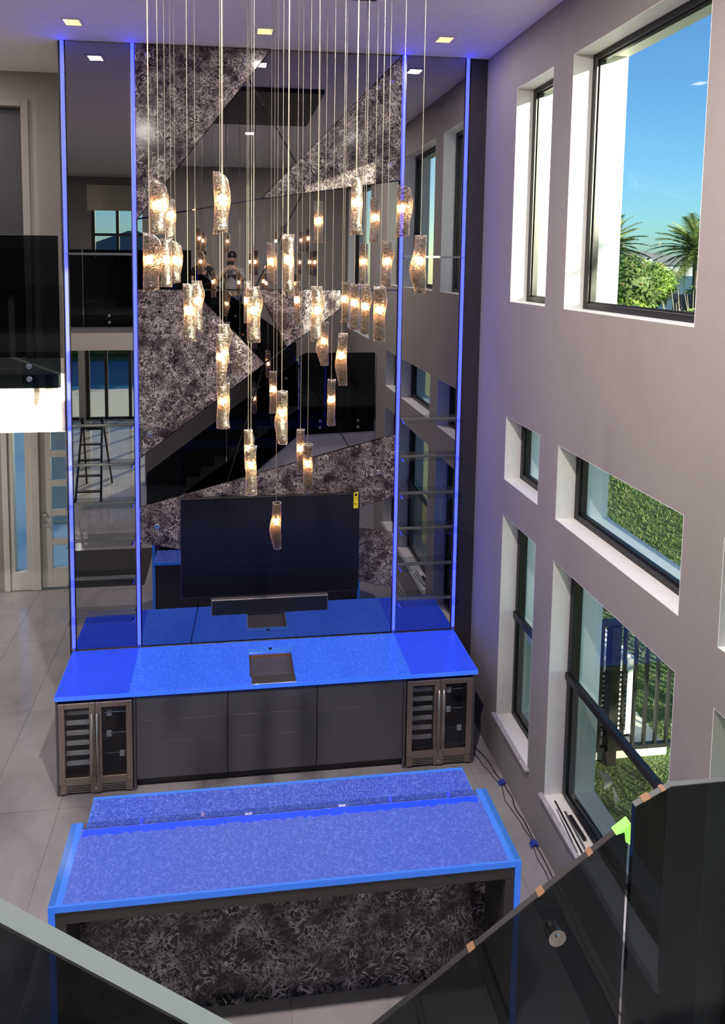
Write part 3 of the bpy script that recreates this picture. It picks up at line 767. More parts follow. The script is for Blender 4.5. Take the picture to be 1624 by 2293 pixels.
# the LED line shining up through the rear of the slab, its edge ragged by the texture
g = MB(); rnd = random.Random(3)
n = 150; xa, xb = ix0 + .085, ix1 - .095
top = [(xa + (xb - xa) * k / n, iy1 - .052 + rnd.uniform(-.004, .004)) for k in range(n + 1)]
bot = [(xa + (xb - xa) * k / n, iy1 - .092 + rnd.uniform(-.014, .008)) for k in range(n + 1)]
for k in range(n):
    g.prism([top[k], top[k + 1], bot[k + 1], bot[k]], 2, iz + .0002, iz + .0010)
g.build('led_line', 'led_glow', tp)
lw = thing('island_lower_counter', (-2.1, -1.9, .88), 'lower blue textured glass counter on the far side of the island', 'countertop')
MB().box(-3.405, -.765, -2.02, -1.705, .884, .92).build('glass_slab', 'lower_glass', lw)
MB().box(-3.405, -.765, -1.7048, -1.684, .884, .9205).box(-3.412, -3.4052, -2.02, -1.684, .884, .9205).box(-.7648, -.758, -2.02, -1.684, .884, .9205).build('polished_rim', 'glass_rim', lw)
MB().box(-3.38, -.79, -2.0, -1.72, .869, .8838).build('substrate', 'charcoal_laminate', lw)

# ================================================================ CHANDELIER
cp = thing('chandelier_canopy', (-2.16, -2.06, H), 'black rectangular ceiling canopy of the pendant chandelier, seen in the mirror', 'ceiling canopy')
MB().box(-2.93, -1.40, -2.92, -1.24, H - .05, H - .0005).build('plate', 'black_metal', cp, bevel=.004)
PEND = [
 (-2.834,-2.573,-0.043,0.050,5.063,4.778,4.940,'leaf',1),
 (-2.841,-1.819,-0.040,0.030,5.065,4.781,4.941,'leaf',1),
 (-2.854,-2.788,-0.032,0.063,4.782,4.498,4.655,'leaf',1),
 (-2.847,-2.114,-0.031,0.041,4.780,4.496,4.660,'tube',1),
 (-2.823,-1.736,-0.034,0.046,4.784,4.499,4.659,'leaf',1),
 (-2.507,-2.846,-0.040,0.038,5.069,4.775,4.943,'leaf',1),
 (-1.837,-1.428,-0.039,0.032,5.082,4.790,4.949,'tube',1),
 (-1.837,-2.744,-0.027,0.035,5.075,4.788,4.950,'tube',1),
 (-1.506,-1.759,-0.036,0.034,5.076,4.783,4.952,'tube',1),
 (-1.515,-2.447,-0.031,0.059,5.078,4.788,4.953,'leaf',1),
 (-1.499,-2.741,-0.054,0.034,4.787,4.490,4.660,'pouch',-1),
 (-2.178,-1.422,-0.032,0.045,4.787,4.497,4.657,'tube',1),
 (-2.191,-2.855,-0.021,0.033,4.778,4.488,4.660,'tube',1),
 (-1.484,-1.324,-0.034,0.037,4.788,4.494,4.659,'tube',-1),
 (-1.463,-1.934,-0.035,0.044,4.789,4.494,4.661,'paddle',1),
 (-2.679,-2.703,-0.024,0.042,4.533,4.245,4.403,'tube',1),
 (-2.684,-1.928,-0.022,0.058,4.526,4.208,4.403,'paddle',1),
 (-2.360,-1.840,-0.020,0.026,4.522,4.253,4.401,'tube',1),
 (-2.349,-2.670,-0.036,0.049,4.519,4.234,4.400,'paddle',1),
 (-2.511,-2.197,-0.029,0.055,4.277,4.052,4.111,'paddle',1),
 (-2.525,-2.336,-0.023,0.040,4.238,3.939,4.111,'pouch',1),
 (-2.514,-1.993,-0.039,0.047,3.889,3.605,3.776,'tube',1),
 (-2.025,-1.750,-0.021,0.024,4.518,4.237,4.399,'tube',1),
 (-2.011,-2.607,-0.033,0.036,4.518,4.229,4.397,'paddle',1),
 (-1.815,-1.596,-0.056,0.035,4.234,3.929,4.102,'pouch',-1),
 (-1.811,-2.250,-0.037,0.038,4.227,3.920,4.099,'pouch',-1),
 (-1.681,-1.606,-0.022,0.044,4.515,4.234,4.397,'tube',-1),
 (-1.686,-1.988,-0.026,0.040,4.512,4.222,4.396,'tube',1),
 (-1.688,-2.306,-0.023,0.041,4.518,4.231,4.396,'paddle',1),
 (-1.663,-2.574,-0.037,0.040,4.518,4.225,4.395,'paddle',1),
 (-2.168,-1.615,-0.031,0.025,3.892,3.600,3.770,'tube',1),
 (-2.167,-2.269,-0.042,0.038,3.891,3.578,3.766,'pouch',-1),
 (-1.814,-1.920,-0.026,0.030,3.889,3.588,3.760,'tube',1),
 (-2.348,-1.772,-0.027,0.042,3.526,3.261,3.402,'paddle',1),
 (-2.341,-2.103,-0.036,0.038,3.516,3.212,3.398,'tube',1),
 (-1.995,-1.764,-0.027,0.031,3.520,3.217,3.390,'tube',1),
 (-1.985,-2.070,-0.030,0.035,3.509,3.202,3.386,'tube',1),
 (-2.166,-1.863,-0.042,0.038,3.056,2.747,2.931,'pouch',-1),

]
def smooth01(t): t = max(0., min(1., t)); return t * t * (3 - 2 * t)
def outline(ty, t, rnd):
    """left and right silhouette as fractions of the half widths, t from the top (0) to the bottom (1)"""
    wob = lambda p, f: .05 * math.sin(f * t * 6.28 + p)
    if ty == 'leaf':
        l = .94 + wob(.4, 1.1); r = .80 + .20 * math.sin(min(1., t / .42) * 1.5708) - .38 * smooth01((t - .45) / .4) + .10 * math.sin(max(0, t - .7) * 8)
    elif ty == 'paddle':
        l = .90 + wob(1.2, 1.4); r = .62 + .38 * math.exp(-((t - .27) / .17) ** 2) + .10 * smooth01((t - .7) / .3)
    elif ty == 'pouch':
        l = .86 + wob(.9, 1.2); r = .50 + .5 * math.exp(-((t - .60) / .23) ** 2) - .12 * smooth01((t - .85) / .15)
    else:
        l = .88 + wob(.3, 1.3); r = .86 + wob(2.4, 1.7) + .08 * smooth01((t - .8) / .2)
    return l, r
def pendant(i, x, y, dl, dr, zt, zb, zk, ty, side, lab):
    rnd = random.Random(100 + i)
    t = thing('glass_pendant', (x, y, zb), lab, 'pendant light', 'lit glass pendants of the chandelier')
    m = MB(); NU, NV = 22, 15
    dl, dr = abs(dl), abs(dr)
    if side < 0: dl, dr = dr, dl
    rings = []
    ph = rnd.uniform(0, 6.28)
    for v in range(NV):
        tt = v / (NV - 1)
        l, r = outline(ty, tt, rnd)
        xl, xr = -dl * l, dr * r
        cx, hw = (xl + xr) / 2, (xr - xl) / 2
        hd = min(.034, hw) * (.82 + .10 * math.sin(tt * 7 + ph))
        z = zt + (zb - zt) * tt
        k = len(m.v)
        for u in range(NU):
            a = 2 * math.pi * u / NU
            n = 1 + .05 * math.sin(3 * a + ph + tt * 5) + rnd.uniform(-.025, .025)
            px = cx + hw * math.cos(a) * n * (1 if abs(math.cos(a)) < .8 else .98)
            py = hd * math.sin(a) * n
            dz = 0
            if ty == 'leaf': dz = -.062 * (1 - math.sqrt(max(0., 1 - min(1., max(0., (px - xl) / max(.01, 2.05 * hw))) ** 2))) * (1 - smooth01(tt / .35))
            if ty == 'leaf' and tt > .8: dz += .012 * smooth01((px - xl) / max(.01, 2 * hw)) * smooth01((tt - .8) / .2)
            m.v.append((x + side * px, y + py, z + dz + rnd.uniform(-.002, .002)))
        rings.append(list(range(k, k + NU)))
    for a, b in zip(rings, rings[1:]): m.quadring(a, b)
    g = m.build('glass', 'pendant_glass', t, smooth=True)
    md = g.modifiers.new('wall', 'SOLIDIFY'); md.thickness = .004; md.offset = 0
    g.data.materials.append(MAT['rim_highlight']); md.material_offset_rim = 1
    MB().lathe((x, y, zk), [(.004, -.024), (.013, -.018), (.0165, 0), (.013, .014), (.007, .017)], 12).build('bulb', 'bulb_warm', t, smooth=True)
    MB().lathe((x, y, zk), [(.0075, .017), (.010, .019), (.010, .040), (.004, .046)], 12).build('socket', 'chrome', t)
    MB().tube([(x, y, zk + .044), (x, y, H - .050)], .0030 if y < -2.75 else .0016, 6).build('cord', 'cord_metal', t)
TIERS = {}
for i, q in enumerate(PEND):
    key = min((4.94, 4.66, 4.40, 4.105, 3.768, 3.392, 2.931), key=lambda z: abs(z - q[6]))
    TIERS.setdefault(key, []).append(i)
tn = ['top', 'second', 'third', 'fourth', 'fifth', 'sixth', 'lowest']
for k, key in enumerate(sorted(TIERS, reverse=True)):
    ids = TIERS[key]
    # order along the picture from left to right
    ids = sorted(ids, key=lambda i: (PEND[i][0] + 2.4685) / (PEND[i][1] + 5.8179) )
    for n, i in enumerate(ids):
        q = PEND[i]
        shp = {'leaf': 'leaf-shaped', 'paddle': 'paddle-shaped', 'pouch': 'bulging', 'tube': 'tubular'}[q[7]]
        lab = 'lit %s glass pendant, %s from the left in the %s tier of the chandelier' % (shp, ORD[n], tn[k])
        if len(ids) == 1: lab = 'lowest hanging glass pendant, alone in front of the television'
        pendant(i, *q, lab)

# ================================================================ STAIR AND GLASS RAILINGS
st = thing('staircase', (-2.0, -5.3, 0), 'half-turn staircase with landing, seen through the dark glass railings', 'staircase')
NR1, RUN1, LZ, LX = 12, .251, 2.2, -1.24
for i in range(1, NR1):
    z = LZ / NR1 * i; x1 = LX - RUN1 * (NR1 - 1 - i); x0 = x1 - RUN1
    MB().box(x0, x1 + .02, -5.30, -4.315, z - .04, z).build('tread', 'tread_stone', st, bevel=.004)
    MB().box(x0 + .02, x0 + .032, -5.30, -4.315, z - LZ / NR1, z - .041).build('riser', 'white_paint', st)
NR2, RUN2 = 8, .27
for i in range(1, NR2):
    z = LZ + 1.4 / NR2 * i; x1 = LX - RUN2 * (i - 1); x0 = x1 - RUN2
    MB().box(x0 - .0, x1 + .02, -7.085, -5.43, z - .04, z).build('tread', 'tread_stone', st, bevel=.004)
    MB().box(x1 - .032, x1 - .02, -7.085, -5.43, z - 1.4 / NR2, z - .041).build('riser', 'white_paint', st)
MB().box(LX + .021, -.001, -7.085, -4.315, LZ - .20, LZ).build('landing', 'tread_stone', st, bevel=.004)
us = MB().prism([(-4.02, 0), (LX, LZ - .22), (-.001, LZ - .22), (-.001, 0)], 1, -4.314, -4.302)
struct(us.build('wall_understair', 'white_paint'), 'pale wall closing the underside of the stair, seen in the mirror', 'wall')
MB().prism([(LX - 7 * RUN2, 3.56), (LX - 7 * RUN2, 3.05), (LX, 1.80), (LX, 2.16)], 1, -5.428, -5.416).build('stringer', 'charcoal_wall', st)
MB().prism([(-4.02, .02), (-4.02, .24), (LX, LZ + .06), (LX, LZ - .34)], 1, -4.301, -4.294).build('stringer', 'charcoal_wall', st)

def rail(name_poly, y, lab, standoffs=(), edge=None, tape=(), yoff=-.02, th=.014, edgemat='edge_polish'):
    """one tinted glass panel; name_poly in x,z"""
    xs = [p[0] for p in name_poly]; zs_ = [p[1] for p in name_poly]
    t = thing('glass_railing_panel', (sum(xs) / len(xs), y, min(zs_)), lab, 'railing', 'tinted glass railing panels')
    MB().prism(name_poly, 1, y - th / 2, y + th / 2).build('pane', 'rail_glass', t)
    if edge:
        # the polished top edge of the sheet
        e = MB()
        for (xa, za), (xb, zb) in zip(edge, edge[1:]):
            e.prism([(xa, za + .0002), (xb, zb + .0002), (xb, zb + .0030), (xa, za + .0030)], 1, y - th / 2, y + th / 2)
        e.build('polished_edge', edgemat, t)
    for x, z in standoffs:
        MB().lathe((x, y, z), [(.010, -.018), (.010, -th), (.026, -th), (.026, -th / 2 - .0002), (.026, th / 2 + .0002), (.026, th / 2 + .008), (.022, th / 2 + .011)] if yoff < 0 else
                   [(.022, -th / 2 - .011), (.026, -th / 2 - .008), (.026, th / 2 + .006), (.010, th / 2 + .006), (.010, .055)], 18, 1).build('standoff', 'chrome', t, smooth=False)
    for (xa, za, xb, zb) in tape:
        MB().prism([(xa, za + .0032), (xb, zb + .0032), (xb, zb + .0052), (xa, za + .0052)], 1, y - th / 2 - .003, y + th / 2 + .003).build('masking_tape', 'brown_tape', t)
    return t
yA = -4.28
tA = lambda x: 3.048 + .747 * (x + 1.335)
pa = rail([(-1.335, tA(-1.335)), (-2.52, tA(-2.52)), (-2.52, tA(-2.52) - 1.42), (-1.335, tA(-1.335) - 1.30)], yA, 'sloping dark glass stair panel with green tape on its upper corner',
     [(-1.54, 2.724)], [(-2.52, tA(-2.52)), (-1.335, tA(-1.335))], [(x, tA(x), x + d, tA(x + d)) for x, d in ((-1.455, .014), (-1.60, .018), (-1.80, .018))], edgemat='black_metal')
g = MB().prism([(-1.375, tA(-1.375) + .004), (-1.332, tA(-1.335) + .006), (-1.331, tA(-1.335) - .06), (-1.345, tA(-1.335) - .05), (-1.350, tA(-1.345) - .012)], 1, yA - .012, yA + .012).build('green_tape', 'green_tape', pa)
g['label'] = 'bright green tape over the upper corner of the glass'
rail([(-1.318, 3.098), (-1.209, 3.150), (-.03, 3.150), (-.03, 1.80), (-1.318, 1.76)], yA, 'level dark glass panel along the landing beside the window wall',
     [(-.96, 1.99), (-.96, 1.88), (-.31, 1.99), (-.31, 1.88)], [(-1.318, 3.098), (-1.209, 3.150), (-.03, 3.150)], [(-1.295, 3.109, -1.272, 3.120), (-1.240, 3.1352, -1.228, 3.141)], edgemat='edge_grey')
rail([(-2.535, tA(-2.535)), (-3.84, tA(-3.84)), (-3.84, tA(-3.84) - .95), (-2.535, tA(-2.535) - 1.42)], yA, 'lowest sloping dark glass panel of the stair, seen in the mirror', [], [(-3.84, tA(-3.84)), (-2.535, tA(-2.535))])
yB = -5.40
tB = lambda x: 4.068 - .735 * (x + 2.474)
rail([(-3.12, tB(-3.12)), (-2.10, tB(-2.10)), (-2.10, tB(-2.10) - 1.28), (-3.12, tB(-3.12) - 1.28)], yB, 'near dark glass stair panel with pale polished top edge, lower left', [], [(-3.12, tB(-3.12)), (-2.10, tB(-2.10))])
rail([(-2.085, tB(-2.085)), (-1.25, tB(-1.25)), (-1.25, tB(-1.25) - 1.28), (-2.085, tB(-2.085) - 1.28)], yB, 'lower dark glass panel of the upper flight, seen in the mirror', [], [(-2.085, tB(-2.085)), (-1.25, tB(-1.25))])
# bridge railing on the left and the balcony opposite
rail([(-5.40, 3.492), (-4.012, 3.488), (-4.012, 4.872), (-5.40, 4.872)], -.055, 'dark reflective glass railing panel of the bridge, left of the mirror', [(-4.285, 3.690), (-4.285, 3.572), (-5.1, 3.69), (-5.1, 3.572)], [(-5.40, 4.872), (-4.012, 4.872)], yoff=.02)
rail([(-5.04, 3.49), (-3.16, 3.49), (-3.16, 4.86), (-5.04, 4.86)], -5.345, 'dark glass balcony panel opposite, right part of the left mirror', [(-4.6, 3.69), (-4.6, 3.57), (-3.6, 3.69), (-3.6, 3.57)], [(-5.04, 4.86), (-3.16, 4.86)], yoff=-.02)
rail([(-7.0, 3.49), (-5.055, 3.49), (-5.055, 4.86), (-7.0, 4.86)], -5.345, 'dark glass balcony panel opposite, left part of the left mirror', [(-6.5, 3.69), (-6.5, 3.57), (-5.5, 3.69), (-5.5, 3.57)], [(-7.0, 4.86), (-5.055, 4.86)], yoff=-.02)

# ================================================================ PEOPLE (seen in the mirror)
def skin(name, V, E, R, mat, parent, sub=1):
    base = ORG[parent.name]
    me = bpy.data.meshes.new(name)
    me.from_pydata([tuple(Vector(v) - base) for v in V], E, []); me.update()
    o = bpy.data.objects.new(name, me); COL.objects.link(o); o.parent = parent
    md = o.modifiers.new('skin', 'SKIN'); md.use_smooth_shade = True
    lay = me.skin_vertices[0].data if me.skin_vertices else None
    if lay is None:
        bm = bmesh.new(); bm.from_mesh(me); bm.verts.layers.skin.verify(); bm.to_mesh(me); bm.free()
        lay = me.skin_vertices[0].data
    for i, r in enumerate(R):
        lay[i].radius = r if isinstance(r, tuple) else (r, r)
        lay[i].use_root = i == 0
    if sub:
        sd = o.modifiers.new('sub', 'SUBSURF'); sd.levels = sub; sd.render_levels = sub
    me.materials.append(MAT[mat]); rec(o, base)
    return o
def ellipsoid(c, r, nu=14, nv=10):
    m = MB(); rings = []
    for j in range(1, nv):
        p = math.pi * j / nv; k = len(m.v)
        for i in range(nu):
            a = 2 * math.pi * i / nu
            m.v.append((c[0] + r[0] * math.sin(p) * math.cos(a), c[1] + r[1] * math.sin(p) * math.sin(a), c[2] + r[2] * math.cos(p)))
        rings.append(list(range(k, k + nu)))
    for a, b in zip(rings, rings[1:]): m.quadring(b, a)
    m.f.append(tuple(rings[0])); m.f.append(tuple(rings[-1][::-1]))
    return m
def person(fx, fy, fz, hgt, label, top, arms, hairback):
    t = thing('person', (fx, fy, fz), label, 'person')
    s = hgt / 1.78
    P = lambda x, y, z: (fx + x * s, fy + y * s, fz + z * s)
    # one continuous body: pelvis root, spine, neck, head, arms, legs
    V = [P(0, 0, .95), P(0, 0, 1.12), P(0, .01, 1.30), P(0, 0, 1.45), P(0, .01, 1.53), P(0, .03, 1.62), P(0, .035, 1.70),
         P(-.10, 0, .88), P(-.11, .02, .50), P(-.11, -.01, .10), P(-.11, .12, .035),
         P(.10, 0, .88), P(.11, .02, .50), P(.11, -.01, .10), P(.11, .12, .035)]
    R = [.13, .125, .14, .10, .055, .080, .078, .085, .06, .042, .035, .085, .06, .042, .035]
    R = [(r * s, r * s * .9) for r in R]
    E = [(0, 1), (1, 2), (2, 3), (3, 4), (4, 5), (5, 6), (0, 7), (7, 8), (8, 9), (9, 10), (0, 11), (11, 12), (12, 13), (13, 14)]
    for sgn, chain in ((-1, arms[0]), (1, arms[1])):
        prev = 3
        for q, (x, y, z, r) in enumerate([(sgn * .17, 0, 1.42, .062)] + list(chain)):
            V.append(P(x, y, z)); R.append((r * s, r * s)); E.append((prev, len(V) - 1)); prev = len(V) - 1
    skin('body', V, E, R, 'skin', t)
    # clothing over the body
    tv_ = [P(0, 0, .90), P(0, 0, 1.12), P(0, .01, 1.30), P(0, 0, 1.44)]
    tr = [(.155 * s, .135 * s), (.150 * s, .13 * s), (.165 * s, .135 * s), (.11 * s, .10 * s)]
    te = [(0, 1), (1, 2), (2, 3)]
    for sgn, chain in ((-1, arms[0]), (1, arms[1])):
        prev = 3
        for (x, y, z, r) in [(sgn * .175, 0, 1.415, .078)] + list(chain)[:1]:
            tv_.append(P(x, y, z)); tr.append(((r + .018) * s, (r + .018) * s)); te.append((prev, len(tv_) - 1)); prev = len(tv_) - 1
    skin('shirt', tv_, te, tr, top, t)
    skin('trousers', [P(0, 0, .94), P(-.10, 0, .86), P(-.11, .02, .50), P(-.11, -.01, .12), P(.10, 0, .86), P(.11, .02, .50), P(.11, -.01, .12)],
         [(0, 1), (1, 2), (2, 3), (0, 4), (4, 5), (5, 6)], [(r * s, r * s) for r in (.14, .105, .08, .065, .105, .08, .065)], 'jean', t)
    hc = P(0, .005, 1.695)
    ellipsoid((hc[0], hc[1] - .012 * s, hc[2] + .02 * s), (.088 * s, .098 * s, .092 * s)).build('hair', 'hair', t, smooth=True)
    if hairback:
        ellipsoid((hc[0], hc[1] - .045 * s, hc[2] - .10 * s), (.095 * s, .06 * s, .17 * s)).build('long_hair', 'hair', t, smooth=True)
    # facial features
    fc = P(0, .115, 1.64)
    for sx in (-.03, .03): ellipsoid((fc[0] + sx * s, fc[1] - .012, fc[2] + .022 * s), (.012 * s, .006, .007 * s), 8, 6).build('eye', 'white_plastic', t, smooth=True)
    MB().prism([(fc[1] - .02, fc[2] + .02 * s), (fc[1] + .018, fc[2] - .018 * s), (fc[1] - .02, fc[2] - .022 * s)], 0, fc[0] - .012 * s, fc[0] + .012 * s).build('nose', 'skin', t)
    ellipsoid((fc[0], fc[1] - .012, fc[2] - .045 * s), (.024 * s, .006, .007 * s), 10, 6).build('mouth', 'copper', t, smooth=True)
    for sx in (-.082, .082): ellipsoid((fc[0] + sx * s, fc[1] - .09, fc[2] - .005), (.012 * s, .022 * s, .032 * s), 8, 6).build('ear', 'skin', t, smooth=True)
    return t, P, s, fc
arms1 = ([(-.26, .10, 1.22, .048), (-.10, .27, 1.45, .036), (-.06, .275, 1.475, .030)], [(.22, .10, 1.22, .048), (.06, .27, 1.46, .036), (.0, .275, 1.485, .030)])
t1, P1, s1, fc1 = person(-2.43, -6.16, 3.075, 1.77, 'person in glasses and grey shirt holding up a phone, seen in the mirror', 'grey_cloth', arms1, False)
gl = MB()
for sx in (-.034, .034): gl.tube([(fc1[0] + (sx + .026 * math.cos(a)) * s1, fc1[1] + .012, fc1[2] + (.022 + .019 * math.sin(a)) * s1) for a in [k * math.pi / 5 for k in range(11)]], .0025, 5)
gl.tube([(fc1[0] - .008, fc1[1] + .013, fc1[2] + .024), (fc1[0] + .008, fc1[1] + .013, fc1[2] + .024)], .0025, 5)
gl.build('spectacles', 'black_plastic', t1)
for sgn, hx, hz in ((-1, -.06, 1.475), (1, .0, 1.485)):
    for k in range(4):
        a = P1(hx, .275, hz - .012 + k * .016)
        skin('finger', [a, (a[0] + .03 * -sgn, a[1] + .028, a[2] + .006), (a[0] + .055 * -sgn, a[1] + .020, a[2] + .01)], [(0, 1), (1, 2)], [.009, .0085, .007], 'skin', t1)
    a = P1(hx, .265, hz - .03)
    skin('thumb', [a, (a[0] + .02 * -sgn, a[1] - .01, a[2] + .03), (a[0] + .035 * -sgn, a[1] - .015, a[2] + .05)], [(0, 1), (1, 2)], [.011, .010, .008], 'skin', t1)
ph = thing('phone', (-2.47, -5.865, 4.60), 'black phone held up by the person, seen in the mirror', 'phone')
MB().box(-2.545, -2.395, -5.872, -5.864, 4.60, 4.675).build('case', 'black_plastic', ph, bevel=.003)
MB().lathe((-2.4685, -5.8639, 4.6395), [(.010, 0), (.010, .003), (.007, .004)], 14, 1).build('lens', 'screen_black', ph)
arms2 = ([(-.24, .04, 1.16, .045), (-.20, .16, 1.0, .036), (-.19, .20, .96, .03)], [(.24, .04, 1.16, .045), (.20, .16, 1.0, .036), (.19, .20, .96, .03)])
person(-2.99, -6.12, 3.425, 1.44, 'dark-haired person in a black top standing higher on the stair, seen in the mirror', 'dark_cloth', arms2, True)

# ================================================================ ROOM ODDS AND ENDS
# step ladder seen in the mirror
ld = thing('step_ladder', (-5.2, -6.6, 0), 'black folding step ladder standing by the patio side, seen in the mirror', 'ladder')
for sgn in (-1, 1):
    MB().tube([(-5.2 + sgn * .24, -6.10, .0), (-5.2 + sgn * .19, -6.58, 1.50)], .022, 8).build('front_rail', 'black_metal', ld)
    MB().tube([(-5.2 + sgn * .26, -7.15, .0), (-5.2 + sgn * .19, -6.62, 1.50)], .020, 8).build('rear_rail', 'black_metal', ld)
    MB().lathe((-5.2 + sgn * .19, -6.60, 1.50), [(.05, -.03), (.055, 0), (.05, .03)], 12, 0).build('hinge', 'black_plastic', ld)
for k in range(5):
    f = .13 + k * .19
    MB().box(-5.2 - .22, -5.2 + .22, -6.10 - .48 * f - .04, -6.10 - .48 * f + .04, 1.5 * f - .015, 1.5 * f + .015).build('step', 'black_metal', ld, bevel=.004)
MB().box(-5.40, -5.0, -6.72, -6.48, 1.36, 1.40).build('top_cap', 'black_plastic', ld, bevel=.006)
rg = tag(MB().box(-5.6, -3.7, -4.05, -2.9, .0005, .010).build('island_shadow', 'shadow_dark', None, bevel=.003), 'dark flat sheet on the tile floor for the island shadow, seen in the mirror', 'mat')  # dark sheet laid down as the shadow of the island
# cables along the window wall, held with blue tape
def wav(a, b, n, amp, seed):
    r = random.Random(seed); a, b = Vector(a), Vector(b)
    return [tuple(a.lerp(b, k / n) + Vector((r.uniform(-amp, amp) * (0 < k < n), 0, 0))) for k in range(n + 1)]
c1 = MB().tube([(-.15, -.40, .006)] + wav((-.085, -.55, .006), (-.035, -.883, .006), 5, .012, 1) + wav((-.03, -.95, .006), (-.035, -1.46, .006), 7, .012, 2) + wav((-.03, -1.55, .006), (-.06, -2.6, .006), 9, .014, 3), .005, 6)
tag(c1.build('cable', 'cable_black', None, smooth=True), 'black cable taped along the floor edge, the one nearer the window wall', 'cable', 'cables along the window wall')
c2 = MB().tube([(-.19, -.42, .005)] + wav((-.14, -.60, .005), (-.055, -.883, .005), 5, .02, 4) + wav((-.10, -1.05, .005), (-.055, -1.46, .005), 6, .02, 5) + wav((-.075, -1.56, .005), (-.11, -2.6, .005), 8, .02, 6), .0035, 6)
tag(c2.build('cable', 'cable_black', None, smooth=True), 'thin looping cable on the floor, the one farther from the window wall', 'cable', 'cables along the window wall')
for i, y in enumerate((-.883, -1.46)):
    r = random.Random(20 + i); m = MB()
    pts = [(-.085 + .022 * k, y + r.uniform(-.02, .02)) for k in range(4)]
    for k in range(3):
        m.prism([(pts[k][0], pts[k][1] - .022), (pts[k + 1][0], pts[k + 1][1] - .022), (pts[k + 1][0], pts[k + 1][1] + .022), (pts[k][0], pts[k][1] + .022)], 2, .0115, .0125 + .014 * abs(math.sin(k * 2.2)))
    tag(m.build('tape_piece', 'blue_tape'), ('crumpled blue tape on the cables under the narrow lower window', 'crumpled blue tape on the cables under the wide lower window')[i], 'tape', 'blue tape on the cables')
# loose metal strips on the sill of the wide lower window
for i, (xa, ya, xb, yb, r) in enumerate(((.055, -1.56, .022, -2.02, .006), (.080, -1.66, .052, -2.05, .008), (.028, -1.63, -.008, -1.98, .005))):
    d = Vector((xb - xa, yb - ya, 0)).normalized(); nrm = Vector((-d.y, d.x, 0)) * r
    q = [(xa + nrm.x, ya + nrm.y), (xb + nrm.x, yb + nrm.y), (xb - nrm.x, yb - nrm.y), (xa - nrm.x, ya - nrm.y)]
    tag(MB().prism(q, 2, .4595, .4595 + r * 1.6).build('metal_strip', ('black_metal', 'brushed_steel', 'chrome')[i]), ('black metal strip lying on the sill of the wide lower window', 'brushed metal strip on that sill, nearest the glass', 'thin shiny metal rod on that sill, nearest the room')[i], 'metal strip', 'loose strips on the window sill')
tag(MB().box(.085, .112, -1.90, -1.70, .4595, .482).build('latch_block', 'black_plastic', None, bevel=.004), 'small black block on the sill against the sash', 'block')

# ================================================================ OUTDOORS
GZ = -.13
struct(MB().box(.42, 60, -60, 80, GZ - .3, GZ).build('lawn', 'lawn'), 'green lawn outside the windows', 'lawn')
struct(MB().box(XL - 20, .42, YR - 4.6, YR - .2, GZ - .3, -.02).build('patio', 'concrete'), 'pale patio paving by the pool, seen in the mirror', 'patio')
struct(MB().box(XL - 20, .42, YF + .2, 30, GZ - .3, -.03).build('driveway', 'pale_paving'), 'grey paving outside the entrance door', 'paving')
struct(MB().box(XL - 20, .42, -24.0, YR - 4.6, GZ - .3, -.06).build('pool', 'pool_water'), 'blue swimming pool, seen in the left mirror', 'pool')
struct(MB().box(XL - 20, .42, -60, -24.0, GZ - .3, -.02).build('rear_lawn', 'lawn'), 'grass strip behind the pool, seen in the mirror', 'lawn')
def leafmass(m, cx, cy, cz, rx, ry, rz, n, size, seed, shell=.75):
    r = random.Random(seed)
    for _ in range(n):
        while True:
            v = Vector((r.uniform(-1, 1), r.uniform(-1, 1), r.uniform(-1, 1)))
            if shell < v.length < 1: break
        c = Vector((cx + v.x * rx, cy + v.y * ry, cz + v.z * rz))
        leaf(m, c, size * r.uniform(.6, 1.3), r)
def leaf(m, c, s, r):
    d = Vector((r.uniform(-1, 1), r.uniform(-1, 1), r.uniform(-.6, 1))).normalized()
    a = d.orthogonal().normalized(); k = len(m.v)
    m.v += [tuple(c), tuple(c + d * s * .5 + a * s * .28), tuple(c + d * s), tuple(c + d * s * .5 - a * s * .28)]
    m.f.append((k, k + 1, k + 2, k + 3))
# fence beside the house
fn = thing('metal_fence', (2.0, -.6, GZ), 'dark metal railing fence on the lawn behind the wide lower window', 'fence')
MB().box(.86, 5.0, -.625, -.575, 1.255, 1.30).build('top_rail', 'black_metal', fn)
MB().box(.86, 5.0, -.62, -.58, .0, .04).build('bottom_rail', 'black_metal', fn)
for k in range(34):
    x = .918 + k * .1165
    if k % 15 == 2: MB().box(x - .045, x + .045, -.645, -.555, GZ, 1.255).build('post', 'black_metal', fn)
    else: MB().box(x - .013, x + .013, -.613, -.587, .04, 1.255).build('baluster', 'black_metal', fn)
tag(MB().box(.43, 1.78, -.57, 1.2, GZ, GZ + .10).build('concrete_pad', 'concrete', None, bevel=.01), 'pale concrete pad under the outdoor air conditioner', 'slab')
ac = thing('air_conditioner', (1.25, -.2, GZ + .10), 'white outdoor air conditioner unit with black slatted grille behind the fence', 'air conditioner')
a0, a1, b0, b1, zb_, zt_ = 1.07, 1.50, -.46, .24, GZ + .12, .82
MB().box(a0, a1, b0 + .012, b1, zb_, zt_).build('casing', 'white_plastic', ac, bevel=.03, seg=2)
gr = MB().box(a0 + .05, a1 - .09, b0 + .004, b0 + .0118, zb_ + .08, zt_ - .12).build('grille', 'black_plastic', ac)
for k in range(13):
    z = zb_ + .105 + k * .050
    MB().box(a0 + .055, a1 - .095, b0 - .008, b0 + .0038, z, z + .010).build('slat', 'white_plastic', gr)
for x in (a0 + .05, a1 - .05): MB().box(x - .03, x + .03, b0 + .04, b1 - .04, GZ + .10, zb_).build('foot', 'rubber', ac)
r = random.Random(5); m = MB()
